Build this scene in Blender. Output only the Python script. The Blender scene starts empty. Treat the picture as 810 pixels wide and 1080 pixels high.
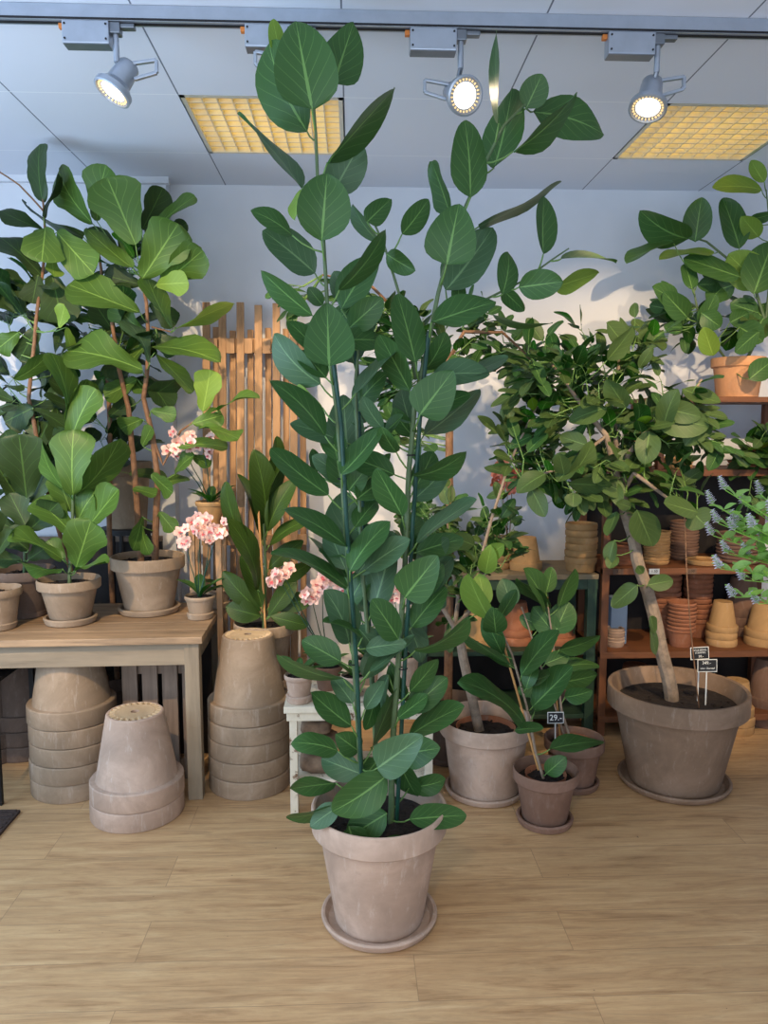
import bpy, bmesh, math, random
from mathutils import Vector, Matrix, noise
R = math.radians; PI = math.pi
rng = random.Random(7)
sc = bpy.context.scene; col = sc.collection
# ------------------------------------------------------------ camera, light, exposure
EYE = Vector((0, 0, 1.5)); FPX = 811.0; YAW = R(2.33); PITCH = R(6.3)
cd = bpy.data.cameras.new('camera'); cam = bpy.data.objects.new('camera', cd); col.objects.link(cam)
cd.sensor_fit = 'VERTICAL'; cd.sensor_height = 36; cd.lens = 36*FPX/1080; cd.clip_start = .02
cam.location = EYE; cam.rotation_euler = (PI/2-PITCH, 0, -YAW); sc.camera = cam
sc.view_settings.view_transform = 'Standard'; sc.view_settings.look = 'None'
sc.view_settings.gamma = 1; sc.view_settings.use_curve_mapping = False
sc.view_settings.exposure = 0.0
W = bpy.data.worlds.new('world'); sc.world = W; W.use_nodes = True
W.node_tree.nodes['Background'].inputs[0].default_value = (.50, .68, 1, 1)
W.node_tree.nodes['Background'].inputs[1].default_value = .6
def area(name, loc, rot, sx, sy, power, c):
    l = bpy.data.lights.new(name, 'AREA'); l.shape = 'RECTANGLE'; l.size = sx; l.size_y = sy
    l.energy = power; l.color = c
    o = bpy.data.objects.new(name, l); col.objects.link(o); o.location = loc; o.rotation_euler = rot; return o
area('shopfront_daylight', (-.6, -1.35, 1.3), (PI/2+R(22), 0, 0), 4.2, 2.0, 84, (.80, .89, 1))
area('side_window_daylight', (-2.52, 1.5, 1.45), (PI/2+R(15), 0, -PI/2), 2.4, 1.7, 85, (.54, .75, 1))
def spot(name, loc, target, power, c, size=50, blend=.4, rad=.02):
    l = bpy.data.lights.new(name, 'SPOT'); l.energy = power; l.color = c; l.spot_size = R(size); l.spot_blend = blend
    l.shadow_soft_size = rad
    o = bpy.data.objects.new(name, l); col.objects.link(o); o.location = loc
    o.rotation_euler = (Vector(target)-Vector(loc)).to_track_quat('-Z', 'Y').to_euler(); return o
WARM = (1, .74, .44)
# a second row of ceiling spots above and behind the photographer, aimed at the back of the shop
for nm, x, tx, ty, tz, pw in (('left', -1.3, -.95, 4.0, .95, 250), ('centre', -.25, .05, 4.0, .95, 85),
                              ('right', 1.2, 1.25, 4.0, 1.05, 230), ('far_right', 2.0, 1.7, 3.6, 1.2, 110)):
    spot('ceiling_spot_beam_'+nm, (x, 2.45 if nm == 'centre' else 1.15, 2.6), (tx, ty, tz), pw, WARM, 62 if nm == 'centre' else 48, .35)
spot('ceiling_spot_beam_front', (-.3, -.5, 2.62), (.1, 1.5, .0), 75, (1, .84, .62), 66, .9, .05)

# ------------------------------------------------------------ pixel -> world helpers
_f = Vector((math.sin(YAW)*math.cos(PITCH), math.cos(YAW)*math.cos(PITCH), -math.sin(PITCH)))
_r = Vector((math.cos(YAW), -math.sin(YAW), 0)); _u = _r.cross(_f)
def ray(px, py): return _f + _r*((px-405)/FPX) + _u*((540-py)/FPX)
def P(px, py, Y): d = ray(px, py); return EYE + d*(Y/d.y)
def G(px, py, Z=0): d = ray(px, py); return EYE + d*((Z-EYE.z)/d.z)
def V(*a): return Vector(a)

# ------------------------------------------------------------ materials
def srgb(r, g, b):
    f = lambda c: (c/255/12.92) if c/255 <= .04045 else ((c/255+.055)/1.055)**2.4
    return (f(r), f(g), f(b), 1)
class NT:
    def __init__(s, name):
        s.m = bpy.data.materials.new(name); s.m.use_nodes = True; s.t = s.m.node_tree; s.b = s.t.nodes['Principled BSDF']
        s.out = s.t.nodes['Material Output']
    def n(s, typ, **kw):
        x = s.t.nodes.new(typ)
        for k, v in kw.items(): setattr(x, k, v)
        return x
    def l(s, a, b): s.t.links.new(a, b)
    def math(s, op, a, b=0.0, c=None):
        x = s.n('ShaderNodeMath', operation=op)
        for i, v in enumerate((a, b) if c is None else (a, b, c)):
            if isinstance(v, (int, float)): x.inputs[i].default_value = v
            else: s.l(v, x.inputs[i])
        return x.outputs[0]
    def mix(s, f, a, b):
        x = s.n('ShaderNodeMix', data_type='RGBA')
        for i, v in ((0, f), (6, a), (7, b)):
            if isinstance(v, (int, float, tuple)): x.inputs[i].default_value = v
            else: s.l(v, x.inputs[i])
        return x.outputs[2]
    def noise(s, scale, detail=4, rough=.6, vec=None, dist=0):
        x = s.n('ShaderNodeTexNoise'); x.inputs['Scale'].default_value = scale; x.inputs['Detail'].default_value = detail
        x.inputs['Roughness'].default_value = rough; x.inputs['Distortion'].default_value = dist
        if vec is not None: s.l(vec, x.inputs['Vector'])
        return x.outputs[0]
    def ramp(s, v, stops):
        x = s.n('ShaderNodeValToRGB'); s.l(v, x.inputs[0]); e = x.color_ramp.elements
        while len(e) < len(stops): e.new(.5)
        for i, (p, c) in enumerate(stops): e[i].position = p; e[i].color = c if len(c) == 4 else (*c, 1)
        return x.outputs[0]
    def bump(s, h, st=.3, d=.01):
        x = s.n('ShaderNodeBump'); x.inputs['Strength'].default_value = st; x.inputs['Distance'].default_value = d
        s.l(h, x.inputs['Height']); s.l(x.outputs[0], s.b.inputs['Normal'])
    def obj(s, scale=(1, 1, 1), rnd=True):
        tc = s.n('ShaderNodeTexCoord'); mp = s.n('ShaderNodeMapping'); mp.inputs['Scale'].default_value = scale
        s.l(tc.outputs['Object'], mp.inputs[0])
        if rnd:
            oi = s.n('ShaderNodeObjectInfo'); x = s.n('ShaderNodeVectorMath', operation='ADD')
            y = s.n('ShaderNodeVectorMath', operation='SCALE'); s.l(oi.outputs['Random'], y.inputs['Scale']); y.inputs[0].default_value = (13, 7, 5)
            s.l(mp.outputs[0], x.inputs[0]); s.l(y.outputs[0], x.inputs[1]); return x.outputs[0]
        return mp.outputs[0]
def plain(name, c, rough=.6, metal=0, noise_amt=.12, scale=12, bump=.05):
    k = NT(name); v = k.obj(); n = k.noise(scale, 5, .6, v)
    a = tuple(x*(1-noise_amt) for x in c[:3])+(1,); b = tuple(min(1, x*(1+noise_amt)) for x in c[:3])+(1,)
    k.l(k.ramp(n, ((.3, a), (.7, b))), k.b.inputs['Base Color'])
    k.b.inputs['Roughness'].default_value = rough; k.b.inputs['Metallic'].default_value = metal
    if bump: k.bump(n, bump)
    return k.m
def clay(name, c, white=.35):
    k = NT(name); v = k.obj(); n1 = k.noise(5, 6, .65, v, .6); n2 = k.noise(28, 5, .7, v); 
    vs = k.obj((30, 30, 6)); n3 = k.noise(1.3, 5, .75, vs)
    dark = tuple(x*.78 for x in c[:3])+(1,); pale = tuple(min(1, x*1.28+.02) for x in c[:3])+(1,)
    base = k.ramp(n1, ((.3, dark), (.5, c), (.72, pale)))
    wm = k.ramp(n3, ((.56, (0, 0, 0)), (.75, (white,)*3)))
    c2 = k.mix(wm, base, srgb(205, 192, 180))
    sp = k.ramp(n2, ((.34, (.25,)*3), (.42, (0, 0, 0))))
    k.l(k.mix(sp, c2, dark), k.b.inputs['Base Color'])
    k.b.inputs['Roughness'].default_value = .85; k.b.inputs['Specular IOR Level'].default_value = .25
    k.bump(k.math('ADD', n2, n1), .12, .004); return k.m
def wood(name, c, axis='z', rough=.6, contrast=.5, scale=1):
    k = NT(name); sc_ = {'x': (1.5, 22, 22), 'y': (22, 1.5, 22), 'z': (22, 22, 1.5)}[axis]
    v = k.obj(tuple(s*scale for s in sc_)); n = k.noise(1.5, 6, .65, v, .8); v2 = k.obj((2, 2, 2)); m = k.noise(2, 4, .6, v2)
    d = tuple(x*(1-contrast) for x in c[:3])+(1,); p = tuple(min(1, x*(1+contrast*.6)) for x in c[:3])+(1,)
    a = k.ramp(n, ((.28, d), (.5, c), (.75, p)))
    b = k.mix(k.ramp(m, ((.35, (0, 0, 0)), (.7, (.45,)*3))), a, d)
    ri = k.n('ShaderNodeNewGeometry').outputs['Random Per Island']
    hs = k.n('ShaderNodeHueSaturation'); k.l(b, hs.inputs['Color']); k.l(k.math('MULTIPLY_ADD', ri, .4, .8), hs.inputs['Value'])
    k.l(hs.outputs[0], k.b.inputs['Base Color']); k.b.inputs['Roughness'].default_value = rough; k.bump(n, .15, .004); return k.m
def leafmat(name, c1, c2, vein, back, nv=8, slant=.35, rough=.38, trans=.22, vw=.035, yellow=None, veinamt=.62):
    k = NT(name); uv = k.n('ShaderNodeUVMap'); sp = k.n('ShaderNodeSeparateXYZ'); k.l(uv.outputs[0], sp.inputs[0])
    a = k.math('MULTIPLY', k.math('ABSOLUTE', k.math('SUBTRACT', sp.outputs[0], .5)), 2.0); v = sp.outputs[1]
    s = k.math('SUBTRACT', v, k.math('MULTIPLY', k.math('POWER', a, .8), slant))
    fr = k.math('ABSOLUTE', k.math('SUBTRACT', k.math('FRACT', k.math('MULTIPLY', s, float(nv))), .5))
    lat = k.math('MULTIPLY', k.math('LESS_THAN', fr, vw), k.math('SUBTRACT', 1.0, k.math('MULTIPLY', a, .75)))
    mid = k.math('LESS_THAN', a, k.math('SUBTRACT', .065, k.math('MULTIPLY', v, .05)))
    vm = k.math('MAXIMUM', k.math('MULTIPLY', lat, .6), mid)
    geo = k.n('ShaderNodeNewGeometry'); ri = geo.outputs['Random Per Island']
    n = k.noise(9, 3, .5, k.obj())
    base = k.mix(ri, c1, c2)
    base = k.mix(k.ramp(n, ((.35, (0, 0, 0)), (.7, (.35,)*3))), base, tuple(min(1, x*1.6) for x in c2[:3])+(1,))
    if yellow:
        base = k.mix(k.math('GREATER_THAN', ri, yellow[1]), base, yellow[0])
    base = k.mix(geo.outputs['Backfacing'], base, back)
    fin = k.mix(k.math('MULTIPLY', vm, veinamt), base, vein)
    k.l(fin, k.b.inputs['Base Color']); k.b.inputs['Roughness'].default_value = rough
    k.b.inputs['Specular IOR Level'].default_value = .27
    # soft quilting between the side veins
    k.bump(k.math('ADD', k.math('MULTIPLY', k.math('SMOOTH_MIN', fr, .2, .1), .5), k.math('MULTIPLY', vm, -.25)), .22, .004)
    tr = k.n('ShaderNodeBsdfTranslucent'); k.l(fin, tr.inputs[0])
    mx = k.n('ShaderNodeMixShader'); mx.inputs[0].default_value = trans
    k.l(k.b.outputs[0], mx.inputs[1]); k.l(tr.outputs[0], mx.inputs[2]); k.l(mx.outputs[0], k.out.inputs[0])
    return k.m
def glow(name, c, s):
    k = NT(name); k.b.inputs['Base Color'].default_value = c; k.b.inputs['Emission Color'].default_value = c
    k.b.inputs['Emission Strength'].default_value = s; return k.m

M = {}
M['clay'] = clay('weathered_grey_clay', srgb(146, 125, 103), .35)
M['clay_pink'] = clay('rosy_grey_clay', srgb(176, 150, 131), .6)
M['clay_big'] = clay('big_pot_clay', srgb(134, 110, 90), .25)
M['clay_base'] = clay('pale_pot_base', srgb(186, 160, 126), .3)
M['clay_brown'] = clay('brown_clay', srgb(125, 96, 80), .15)
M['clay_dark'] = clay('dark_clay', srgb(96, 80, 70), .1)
M['terracotta'] = clay('orange_terracotta', srgb(152, 98, 70), .2)
M['tan'] = clay('tan_clay', srgb(176, 138, 92), .15)
M['soil'] = plain('potting_soil', srgb(34, 24, 19), .95, 0, .5, 60, .8)
M['ficus'] = leafmat('ficus_leaf', srgb(22, 66, 10), srgb(40, 100, 14), srgb(126, 168, 92), srgb(58, 92, 46), 6, .42, .42, .14)
M['ficus_blue'] = leafmat('ficus_leaf_bluish', srgb(20, 54, 18), srgb(36, 80, 28), srgb(126, 158, 108), srgb(70, 98, 66), 6, .42, .45, .10)
M['ficus_lime'] = leafmat('ficus_leaf_young', srgb(72, 128, 14), srgb(104, 154, 22), srgb(165, 196, 90), srgb(120, 150, 60), 6, .42, .45, .3)
M['small'] = leafmat('tree_leaf', srgb(16, 46, 14), srgb(40, 84, 26), srgb(118, 148, 82), srgb(72, 94, 50), 6, .4, .45, .18, yellow=(srgb(110, 152, 34), .9))
M['lyrata'] = leafmat('fiddle_leaf', srgb(20, 62, 12), srgb(50, 104, 24), srgb(140, 176, 84), srgb(76, 106, 44), 5, .5, .42, .2, .04)
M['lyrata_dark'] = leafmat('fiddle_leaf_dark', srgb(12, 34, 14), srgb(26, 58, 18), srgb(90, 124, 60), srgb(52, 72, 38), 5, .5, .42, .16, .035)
M['strap'] = leafmat('strap_leaf', srgb(18, 42, 10), srgb(38, 66, 16), srgb(90, 122, 50), srgb(50, 72, 26), 12, .3, .42, .15, .05)
M['mint'] = leafmat('mint_leaf', srgb(124, 182, 70), srgb(168, 216, 102), srgb(190, 220, 140), srgb(160, 200, 110), 8, .3, .55, .3)
M['bark'] = plain('pale_bark', srgb(140, 122, 104), .85, 0, .35, 30, .5)
M['bark_brown'] = plain('brown_bark', srgb(126, 92, 66), .85, 0, .35, 30, .5)
M['stem'] = plain('green_stem', srgb(84, 104, 66), .55, 0, .2, 30, .1)
M['petiole'] = plain('green_petiole', srgb(100, 134, 66), .5, 0, .15, 30, .05)
M['stake_green'] = plain('green_stake', srgb(18, 62, 48), .45, 0, .25, 60, .1)
M['cane'] = plain('bamboo_cane', srgb(190, 140, 84), .6, 0, .2, 30, .1)
M['table_top'] = wood('table_top_wood', srgb(160, 130, 98), 'x', .6, .6)
M['table_leg'] = wood('table_grey_wood', srgb(140, 124, 102), 'z', .7, .35)
M['table_rail'] = wood('table_grey_rail', srgb(140, 124, 102), 'x', .7, .35)
M['crate'] = wood('grey_crate_wood', srgb(128, 108, 92), 'z', .8, .5)
M['trellis'] = wood('trellis_wood', srgb(176, 136, 98), 'z', .7, .45)
M['shelf'] = wood('orange_shelf_wood', srgb(118, 72, 42), 'x', .6, .45)
M['shelf_post'] = wood('orange_shelf_post', srgb(112, 68, 40), 'z', .6, .45)
M['green_paint'] = plain('dark_green_paint', srgb(38, 62, 46), .5, 0, .25, 14, .1)
M['green_top'] = wood('green_shelf_top', srgb(126, 112, 88), 'x', .7, .4)
k = NT('chipped_white_paint'); v = k.obj(); n = k.noise(22, 6, .7, v)
k.l(k.ramp(n, ((.36, srgb(112, 82, 58)), (.41, srgb(212, 200, 176)), (.8, srgb(228, 216, 194)))), k.b.inputs['Base Color']); k.bump(n, .3, .003); k.b.inputs['Roughness'].default_value = .6
M['white_chip'] = k.m
M['black'] = plain('black_iron', srgb(26, 26, 28), .5, .3, .2)
M['alu'] = plain('silver_grey_metal', srgb(168, 176, 188), .35, .55, .06, 20, 0)
M['alu_dark'] = plain('darker_grey_metal', srgb(120, 126, 134), .35, .6, .06, 20, 0)
M['slot'] = plain('black_slot', srgb(20, 20, 24), .7, 0, .1)
M['orange_plastic'] = plain('orange_plastic', srgb(205, 120, 50), .5, 0, .1)
M['led_ring'] = glow('led_ring', srgb(235, 200, 140), .9)
M['card'] = plain('black_card', srgb(22, 24, 28), .6, 0, .1)
M['chalk'] = plain('white_chalk', srgb(225, 225, 220), .8, 0, .05)
M['stone'] = plain('rough_stone', srgb(126, 104, 84), .95, 0, .5, 14, .8)
M['petal'] = plain('pink_petal', srgb(232, 190, 176), .5, 0, .12, 40, .05)
M['petal_lip'] = plain('deep_pink_lip', srgb(196, 92, 96), .5, 0, .15, 40, .05)
M['petal_orange'] = plain('salmon_petal', srgb(240, 140, 110), .5, 0, .2, 30, .05)
M['lilac'] = plain('lilac_floret', srgb(232, 222, 236), .7, 0, .12, 60, .05)
M['rug'] = plain('dark_ribbed_mat', srgb(62, 48, 42), .95, 0, .4, 70, .5)
M['mesh_dark'] = plain('dark_box', srgb(34, 28, 26), .8, 0, .3)
M['blue_cloth'] = plain('pale_blue_cloth', srgb(120, 140, 165), .9, 0, .1)
M['wax'] = plain('clear_glass_rim', srgb(215, 220, 215), .2, 0, .05)

# wall paint
k = NT('wall_paint'); v = k.obj(rnd=False); n = k.noise(3, 4, .5, v)
k.l(k.ramp(n, ((.3, srgb(210, 212, 218)), (.7, srgb(220, 221, 226)))), k.b.inputs['Base Color']); k.b.inputs['Roughness'].default_value = .75
n2 = k.noise(60, 4, .6, v); k.bump(n2, .06, .003); M['wall'] = k.m
# ceiling tiles: 0.6 m grid of thin seams
CX0 = P(365, 197, 4.02).x; CY0 = 2.97
k = NT('ceiling_panels'); tc = k.n('ShaderNodeTexCoord'); sp = k.n('ShaderNodeSeparateXYZ'); k.l(tc.outputs['Object'], sp.inputs[0])
def seam(c, o, w):
    f = k.math('FRACT', k.math('DIVIDE', k.math('SUBTRACT', c, o-60.0), .6))
    return k.math('GREATER_THAN', k.math('ABSOLUTE', k.math('SUBTRACT', f, .5)), .5-w)
sx_ = seam(sp.outputs[0], CX0, .0045); sy_ = seam(sp.outputs[1], CY0, .004)
c = k.mix(sx_, srgb(222, 226, 236), srgb(110, 116, 130)); c = k.mix(sy_, c, srgb(244, 246, 250))
k.l(c, k.b.inputs['Base Color']); k.b.inputs['Roughness'].default_value = .6; M['ceiling'] = k.m
# floor planks running left to right
k = NT('floor_planks'); tc = k.n('ShaderNodeTexCoord'); br = k.n('ShaderNodeTexBrick')
mp = k.n('ShaderNodeMapping'); mp.inputs['Location'].default_value = (.62, -.062, 0); k.l(tc.outputs['Object'], mp.inputs[0])
k.l(mp.outputs[0], br.inputs['Vector']); br.offset = .37; br.offset_frequency = 2
for kk, vv in (('Scale', 1), ('Mortar Size', .0011), ('Mortar Smooth', .1), ('Bias', 0), ('Brick Width', 1.25), ('Row Height', .18)): br.inputs[kk].default_value = vv
br.inputs['Color1'].default_value = (0, 0, 0, 1); br.inputs['Color2'].default_value = (1, 1, 1, 1); br.inputs['Mortar'].default_value = (.5, .5, .5, 1)
sc2 = k.n('ShaderNodeMapping'); sc2.inputs['Scale'].default_value = (1.2, 12, 1); k.l(tc.outputs['Object'], sc2.inputs[0])
ad = k.n('ShaderNodeVectorMath', operation='ADD'); k.l(sc2.outputs[0], ad.inputs[0]); k.l(br.outputs['Color'], ad.inputs[1])
g1 = k.noise(2.2, 8, .68, ad.outputs[0], 1.2); 
sc3 = k.n('ShaderNodeMapping'); sc3.inputs['Scale'].default_value = (8, 70, 1); k.l(tc.outputs['Object'], sc3.inputs[0]); g2 = k.noise(2.0, 5, .7, sc3.outputs[0])
g3 = k.noise(1.3, 5, .6, tc.outputs['Object'])
c = k.ramp(g1, ((.28, srgb(144, 106, 70)), (.44, srgb(190, 150, 106)), (.6, srgb(206, 168, 122)), (.8, srgb(222, 190, 146))))
c = k.mix(k.ramp(g2, ((.3, (.4,)*3), (.5, (0, 0, 0)))), c, srgb(150, 118, 84))
c = k.mix(k.ramp(g3, ((.4, (0, 0, 0)), (.75, (.35,)*3))), c, srgb(172, 140, 100))
hs = k.n('ShaderNodeHueSaturation'); k.l(c, hs.inputs['Color']); sepb = k.n('ShaderNodeSeparateColor'); k.l(br.outputs['Color'], sepb.inputs[0])
k.l(k.math('MULTIPLY_ADD', sepb.outputs[0], .07, .95), hs.inputs['Value'])
g4 = k.noise(1.0, 6, .7, ad.outputs[0], 2.0)
c = k.mix(k.ramp(g4, ((.52, (0, 0, 0)), (.72, (.5,)*3))), hs.outputs[0], srgb(140, 110, 80))
c = k.mix(k.math('MULTIPLY', br.outputs['Fac'], .55), c, srgb(110, 86, 64))
sp2 = k.noise(38, 2, .5, tc.outputs['Object'])
c = k.mix(k.ramp(sp2, ((.77, (0, 0, 0)), (.79, (.7,)*3))), c, srgb(70, 52, 40))
k.l(c, k.b.inputs['Base Color']); k.b.inputs['Roughness'].default_value = .5; k.bump(k.math('ADD', g2, k.math('MULTIPLY', br.outputs['Fac'], -2.0)), .12, .003)
M['floor'] = k.m

# ------------------------------------------------------------ mesh builder
class MB:
    def __init__(s): s.v = []; s.f = []; s.uv = []; s.mi = []; s.mats = []
    def slot(s, m):
        if m not in s.mats: s.mats.append(m)
        return s.mats.index(m)
    def add(s, vs, fs, m=None, uvs=None):
        o = len(s.v); s.v += [tuple(p) for p in vs]; i = s.slot(m) if m else 0
        for f in fs: s.f.append([o+a for a in f]); s.mi.append(i)
        s.uv += uvs if uvs else [(.25, .5)]*len(vs)
    def box(s, lo, hi, mtx=None, m=None, bev=0):
        x0, y0, z0 = lo; x1, y1, z1 = hi
        if bev:
            bm = bmesh.new(); bmesh.ops.create_cube(bm, size=1)
            for v in bm.verts: v.co = Vector(((x0+x1)/2+v.co.x*(x1-x0), (y0+y1)/2+v.co.y*(y1-y0), (z0+z1)/2+v.co.z*(z1-z0)))
            bmesh.ops.bevel(bm, geom=bm.edges, offset=bev, segments=2, affect='EDGES', profile=.6)
            bm.verts.index_update(); vs = [v.co.copy() for v in bm.verts]; fs = [[v.index for v in f.verts] for f in bm.faces]; bm.free()
        else:
            vs = [Vector((x, y, z)) for z in (z0, z1) for y in (y0, y1) for x in (x0, x1)]
            fs = [(0, 2, 3, 1), (4, 5, 7, 6), (0, 1, 5, 4), (1, 3, 7, 5), (3, 2, 6, 7), (2, 0, 4, 6)]
        if mtx: vs = [mtx @ v for v in vs]
        s.add(vs, fs, m); return s
    def beam(s, a, b, w, t, up=(0, 0, 1), m=None, bev=.002):
        a = Vector(a); b = Vector(b); d = b-a; L = d.length; d.normalize(); up = Vector(up)
        sd = d.cross(up)
        if sd.length < 1e-4: sd = d.cross(Vector((0, 1, 0)))
        sd.normalize(); n = sd.cross(d)
        mt = Matrix((( d.x, sd.x, n.x, a.x), (d.y, sd.y, n.y, a.y), (d.z, sd.z, n.z, a.z), (0, 0, 0, 1)))
        return s.box((0, -w/2, -t/2), (L, w/2, t/2), mt, m, bev)
    def lathe(s, prof, c=(0, 0, 0), seg=48, mtx=None, m=None, fn=None):
        vs = []; fs = []
        for i, (r, z) in enumerate(prof):
            for j in range(seg):
                a = 2*PI*j/seg; rr, zz = fn(i, j, r, z) if fn else (r, z)
                vs.append(Vector((c[0]+rr*math.cos(a), c[1]+rr*math.sin(a), c[2]+zz)))
        for i in range(len(prof)-1):
            for j in range(seg):
                k2 = (j+1) % seg; fs.append((i*seg+j, i*seg+k2, (i+1)*seg+k2, (i+1)*seg+j))
        if prof[0][0] > 0 and False: pass
        if mtx: vs = [mtx @ v for v in vs]
        s.add(vs, fs, m); return s
    def tube(s, pts, rad, seg=8, m=None, cap=True):
        pts = [Vector(p) for p in pts]; n = len(pts)
        if not isinstance(rad, (list, tuple)): rad = [rad]*n
        if len(rad) != n: rad = [rad[0]+(rad[-1]-rad[0])*i/(n-1) for i in range(n)]
        vs = []; fs = []; prev = None
        for i, p in enumerate(pts):
            d = (pts[min(i+1, n-1)]-pts[max(i-1, 0)]).normalized()
            if prev is None: a = d.orthogonal().normalized()
            else: a = (prev-d*prev.dot(d)).normalized()
            prev = a; b = d.cross(a)
            for j in range(seg):
                t = 2*PI*j/seg; vs.append(p+(a*math.cos(t)+b*math.sin(t))*rad[i])
        for i in range(n-1):
            for j in range(seg):
                k2 = (j+1) % seg; fs.append((i*seg+j, i*seg+k2, (i+1)*seg+k2, (i+1)*seg+j))
        if cap: fs.append(list(range(seg))[::-1]); fs.append([(n-1)*seg+j for j in range(seg)])
        s.add(vs, fs, m); return s
    def build(s, name, m=None, parent=None, smooth=True, sharp=35):
        me = bpy.data.meshes.new(name); org = Vector((0, 0, 0))
        if parent is not None: org = parent.location
        me.from_pydata([Vector(v)-org for v in s.v], [], s.f)
        uvl = me.uv_layers.new(name='UVMap')
        for lp in me.loops: uvl.data[lp.index].uv = s.uv[lp.vertex_index]
        for mt in (s.mats or [m]): me.materials.append(mt)
        if s.mats:
            for p, i in zip(me.polygons, s.mi): p.material_index = i
        if smooth:
            for p in me.polygons: p.use_smooth = True
            if sharp and sharp < 180: me.set_sharp_from_angle(angle=R(sharp))
        me.update(); o = bpy.data.objects.new(name, me); col.objects.link(o)
        if parent is not None: o.parent = parent
        return o
def tag(o, label=None, cat=None, group=None, kind=None):
    for kx, vx in (('label', label), ('category', cat), ('group', group), ('kind', kind)):
        if vx: o[kx] = vx
    return o
def thing(name, loc, label, cat, group=None):
    o = bpy.data.objects.new(name, None); col.objects.link(o); o.location = loc; o.empty_display_size = .05
    return tag(o, label, cat, group)
def rebase(o, loc):   # give a single-mesh thing its own origin
    loc = Vector(loc); o.data.transform(Matrix.Translation(-loc)); o.location = loc; return o
def dup(root, loc, rotz=None, label=None, group=None):
    c = root.copy(); col.objects.link(c); c.location = loc
    if rotz is not None: c.rotation_euler = (0, 0, rotz)
    if label: c['label'] = label
    if group: c['group'] = group
    for ch in [o for o in bpy.data.objects if o.parent == root]:
        d = ch.copy(); col.objects.link(d); d.parent = c
        for g in [o for o in bpy.data.objects if o.parent == ch]:
            e = g.copy(); col.objects.link(e); e.parent = d
    return c
def struct(o): o['kind'] = 'structure'; return o

# ------------------------------------------------------------ leaves
T13 = (0, .04, .11, .2, .31, .43, .55, .67, .77, .86, .93, .975, 1)
PR = {'oval': (.03, .30, .60, .82, .96, 1, .98, .90, .78, .60, .40, .2, .015),
      'heart': (.10, .58, .86, .98, 1, .97, .88, .75, .61, .45, .29, .15, .01),
      'fiddle': (.04, .24, .38, .47, .56, .69, .85, .97, 1, .93, .74, .48, .12),
      'lance': (.03, .22, .42, .64, .84, .97, 1, .94, .82, .64, .42, .22, .01)}
def leaf(mb, base, tip, width, nrm, kind='oval', bend=.06, fold=.15, wave=.03, mat=None, m=3, twist=0):
    base = Vector(base); tip = Vector(tip); ax = tip-base; L = ax.length
    if L < 1e-5: return
    ax.normalize(); N = Vector(nrm); N = (N-ax*N.dot(ax))
    if N.length < 1e-4: N = ax.orthogonal()
    N.normalize(); S = ax.cross(N); pr = PR[kind]; vs = []; uv = []; ph = rng.uniform(0, 6.28); fr = rng.uniform(5, 9)
    asym = rng.uniform(-.05, .05)
    for i, t in enumerate(T13):
        c = base+ax*(L*t)+N*(bend*L*4*t*(1-t)); h = pr[i]*width/2
        tw = twist*t; S2 = S*math.cos(tw)+N*math.sin(tw); N2 = N*math.cos(tw)-S*math.sin(tw)
        for j in range(-m, m+1):
            u = j/m
            w = wave*L*math.sin(t*fr+ph+(2.1 if u < 0 else 0))*u*u*(1 if kind != 'fiddle' else 2.0)
            hh = h*(1+asym*(1 if u > 0 else -1))
            if kind == 'fiddle': hh *= 1+.07*math.sin(t*17+ph+(2 if u < 0 else 0))*abs(u)
            vs.append(c+S2*(u*hh)+N2*(fold*abs(u)**1.3*h+w)); uv.append((.5+u/2, t))
    n = 2*m+1; fs = []
    for i in range(len(T13)-1):
        for j in range(n-1):
            a = i*n+j; fs.append((a, a+n, a+n+1, a+1))
    mb.add(vs, fs, mat, uv)
def pleaf(mb, bx, by, tx, ty, w, Y, dY=None, kind='oval', mat=None, sgn=None, ratio=.62, **kw):
    """a leaf at distance Y: base and tip seen at these places, w its seen width in pixels"""
    if dY is None: dY = rng.uniform(-.05, .05)
    b = P(bx, by, Y); t = P(tx, ty, Y+dY); ppm = FPX/((b-EYE).dot(_f)); Lp = math.hypot(tx-bx, ty-by); L = (t-b).length
    real = max(w/ppm, ratio*L) if w/Lp < ratio*1.02 else w/ppm
    roll = math.acos(max(.12, min(1, (w/ppm)/real)))
    if sgn is None: sgn = 1 if rng.random() < .6 else -1
    view = (EYE-b).normalized(); ax = (t-b).normalized(); N = view-ax*view.dot(ax); N.normalize()
    side = ax.cross(N)
    if sgn > 0 and side.z < 0: side = -side      # the face turns up towards the ceiling
    if sgn < 0 and side.z > 0: side = -side
    N = N*math.cos(roll)+side*math.sin(roll)
    a = dict(bend=rng.uniform(-.04, .11), fold=rng.uniform(.04, .26), wave=rng.uniform(.012, .038)); a.update(kw)
    leaf(mb, b, t, real, N, kind, mat=mat, **a); return b, t
def nearest(poly, p):
    best = None
    for a, b in zip(poly, poly[1:]):
        d = b-a; t = max(0, min(1, (p-a).dot(d)/max(d.length_squared, 1e-9))); q = a+d*t
        if best is None or (q-p).length < (best-p).length: best = q
    return best
def petiole(mb, b, polys, r=.0022, drop=.045, mat=None):
    q = None
    tgt = b-Vector((0, 0, drop))
    for poly in polys:
        c = nearest(poly, tgt)
        if q is None or (c-tgt).length < (q-tgt).length: q = c
    mid = (b+q)/2+Vector((0, 0, -.12*(b-q).length))
    mb.tube([q, q.lerp(mid, .6), mid.lerp(b, .4), b], [r*1.2, r, r, r*.8], 5, mat)
def rough(pts, amt, n=6):
    out = []
    for a, b in zip(pts, pts[1:]):
        for i in range(n): 
            p = a.lerp(b, i/n)
            out.append(p+Vector([noise.noise(p*6+Vector((k_*9, 0, 0)))*amt for k_ in range(3)]))
    out.append(pts[-1]); return out

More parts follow.
